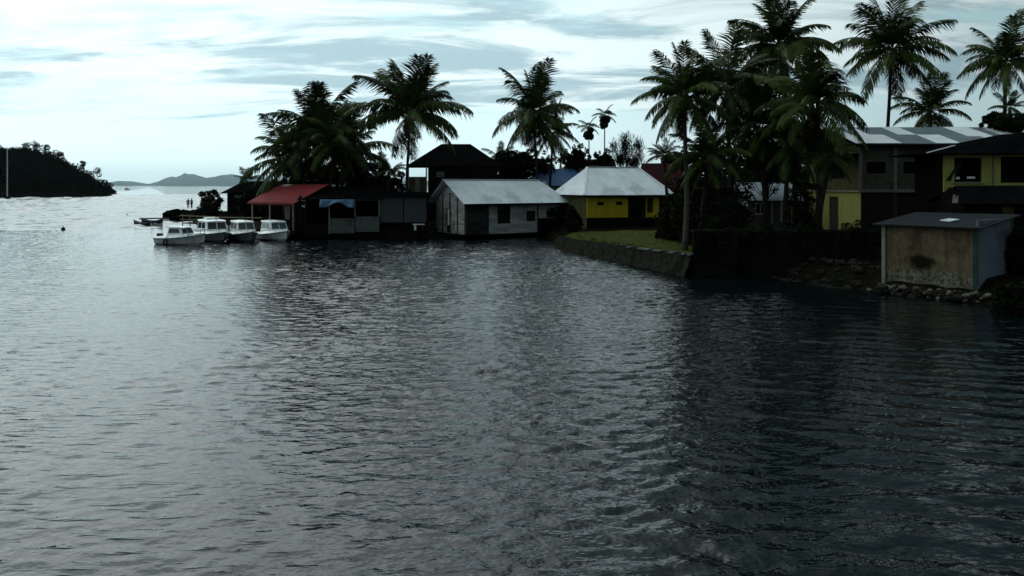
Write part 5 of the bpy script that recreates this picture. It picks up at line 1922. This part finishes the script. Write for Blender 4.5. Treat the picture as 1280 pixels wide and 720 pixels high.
# far boat off the headland
p = onz(159, 237.0, 0)
fb = empty('fishing_boat', (p.x, p.y, 0), R(20), 'tiny dark fishing boat far off the tip of the headland', 'boat')
hb = MB()
for i in range(9):
    t = i / 8
    b = 0.9 * (1 - abs(2 * t - 1) ** 2.5) + 0.05
    s = 0.9 + 0.9 * abs(2 * t - 1) ** 2
    hb.v += [Vector((-4 + 8 * t, -b, s)), Vector((-3.6 + 7.2 * t, 0, -0.3)), Vector((-4 + 8 * t, b, s))]
for i in range(8):
    k = i * 3
    hb.f += [(k, k + 1, k + 4, k + 3), (k + 1, k + 2, k + 5, k + 4), (k, k + 3, k + 5, k + 2)]
hb.build('hull', M_CANOE, fb)
MB().box(-1.8, 0.4, -0.7, 0.7, 1.0, 2.6).build('cabin', M_CANOE, fb)

# ------------------------------------------------------------------ SMALL THINGS
# rocks at the tip of the point
for i, (px, py, r, sq, lab) in enumerate([(217, 271, 1.5, (1.2, 1, 0.95), 'largest dark rock at the tip of the point, nearest the open water'),
                                          (229, 269, 1.3, (1.3, 1, 0.8), 'dark rock between the largest rock and the two people'),
                                          (224, 274, 0.9, (1.7, 1, 0.7), 'low dark rock at the waterline in front of the rocky point'),
                                          (244, 268, 1.4, (1.8, 1, 0.6), 'flat dark rock just right of the people')]):
    p = onz(px, py, 0.3)
    tag(MB().blob((0, 0, 0), r, 70 + i, 3, 0.35, sq).build('boulder', M_ROCKDARK), lab, 'rock').location = p


def person(px, py, Y, label, yaw, shirt, trousers, arm):
    p = at(px, py, Y)
    gzv = p.z
    rt = empty('person', (p.x, p.y, gzv), yaw, label, 'person')

    def skin(name, verts, edges, rad, m, root_i=0):
        me = bpy.data.meshes.new(name)
        me.from_pydata(verts, edges, [])
        o = bpy.data.objects.new(name, me)
        COL.objects.link(o)
        o.parent = rt
        md = o.modifiers.new('skin', 'SKIN')
        for i, r in enumerate(rad):
            me.skin_vertices[0].data[i].radius = r if isinstance(r, tuple) else (r, r)
            me.skin_vertices[0].data[i].use_root = (i == root_i)
        sb = o.modifiers.new('sub', 'SUBSURF')
        sb.levels = sb.render_levels = 2
        me.materials.append(m)
        return o
    V = [(0, 0, 0.95), (0, 0, 1.2), (0, 0, 1.42), (0, -0.01, 1.50), (0, -0.03, 1.58), (0, -0.03, 1.72),
         (0.2, 0, 1.40), (0.27, 0.0, 1.12), (0.25 + arm, -0.10, 0.90), (0.25 + arm, -0.15, 0.80),
         (-0.2, 0, 1.40), (-0.26, 0.02, 1.12), (-0.24, -0.05, 0.88), (-0.24, -0.09, 0.78),
         (0.1, 0, 0.88), (0.11, -0.02, 0.48), (0.12, 0.02, 0.07), (0.13, -0.16, 0.03),
         (-0.1, 0, 0.88), (-0.11, 0.0, 0.48), (-0.13, 0.03, 0.07), (-0.14, -0.15, 0.03)]
    E = [(0, 1), (1, 2), (2, 3), (3, 4), (4, 5), (2, 6), (6, 7), (7, 8), (8, 9), (2, 10), (10, 11), (11, 12), (12, 13),
         (0, 14), (14, 15), (15, 16), (16, 17), (0, 18), (18, 19), (19, 20), (20, 21)]
    Rr = [(0.15, 0.11), (0.14, 0.10), (0.15, 0.09), 0.055, 0.085, 0.08, 0.06, 0.045, 0.035, 0.03, 0.06, 0.045, 0.035, 0.03,
          0.09, 0.06, 0.042, 0.035, 0.09, 0.06, 0.042, 0.035]
    skin('body', V, E, Rr, M_SKIN)
    skin('shirt', [V[0], V[1], V[2], V[6], (0.245, 0, 1.22), V[10], (-0.24, 0.01, 1.22)], [(0, 1), (1, 2), (2, 3), (3, 4), (2, 5), (5, 6)],
         [(0.18, 0.14), (0.17, 0.13), (0.18, 0.12), 0.085, 0.075, 0.085, 0.075], shirt)
    skin('trousers', [V[0], V[14], V[15], (0.12, 0.02, 0.12), V[18], V[19], (-0.13, 0.03, 0.12)], [(0, 1), (1, 2), (2, 3), (0, 4), (4, 5), (5, 6)],
         [(0.17, 0.13), 0.11, 0.08, 0.065, 0.11, 0.08, 0.065], trousers)
    MB().blob((0, 0.0, 1.70), 0.105, 2, 2, 0.05, (1, 1.1, 0.9)).build('hair', M_HAIR, rt, True)


person(235.2, 260.5, 141, 'person in dark clothes standing on the point, the left one of two', R(20), M_CLOTH_DARK, M_CLOTH_BLUE, 0.04)
person(239.6, 260.5, 141, 'person in navy top standing on the point, nearer the round bush', R(-30), M_CLOTH_BLUE, M_CLOTH_DARK, 0.0)

# white mast on the spit
p = onz(9, 246.5, 0.8)
b = at(9, 246.5, p.y)
ms = empty('mast', (b.x, b.y, 0.0), 0, 'thin white mast standing on the dark spit at the left edge', 'mast')
hgt = at(9, 183, p.y).z
MB().tube([(0, 0, 0), (0.05, 0, hgt * 0.5), (0, 0, hgt)], [0.26, 0.22, 0.16], 8).build('pole', M_WHITE, ms)
MB().box(-0.8, 0.8, -0.8, 0.8, -0.6, 1.2).build('base', M_STONE, ms)

# boat trailer frame on the right of the moored boats, seen as dim lines
p = at(378, 293, 89)

# ------------------------------------------------------------------ HAZE over the whole strait
hz = MB().box(-56000, 56000, -1900, 45500, -2.6, 760.0)
ho = tag(hz.build('haze', M_WHITE), kind='stuff')
hm = bpy.data.materials.new('haze_air')
hm.use_nodes = True
t = NT(hm.node_tree)
out = t.n('ShaderNodeOutputMaterial')
pv = t.n('ShaderNodeVolumePrincipled')
pv.inputs['Color'].default_value = (0.70, 0.90, 1.0, 1)
pv.inputs['Density'].default_value = 1.5e-5
pv.inputs['Anisotropy'].default_value = 0.8
t.l(pv.outputs[0], out.inputs['Volume'])
ho.data.materials.clear()
ho.data.materials.append(hm)
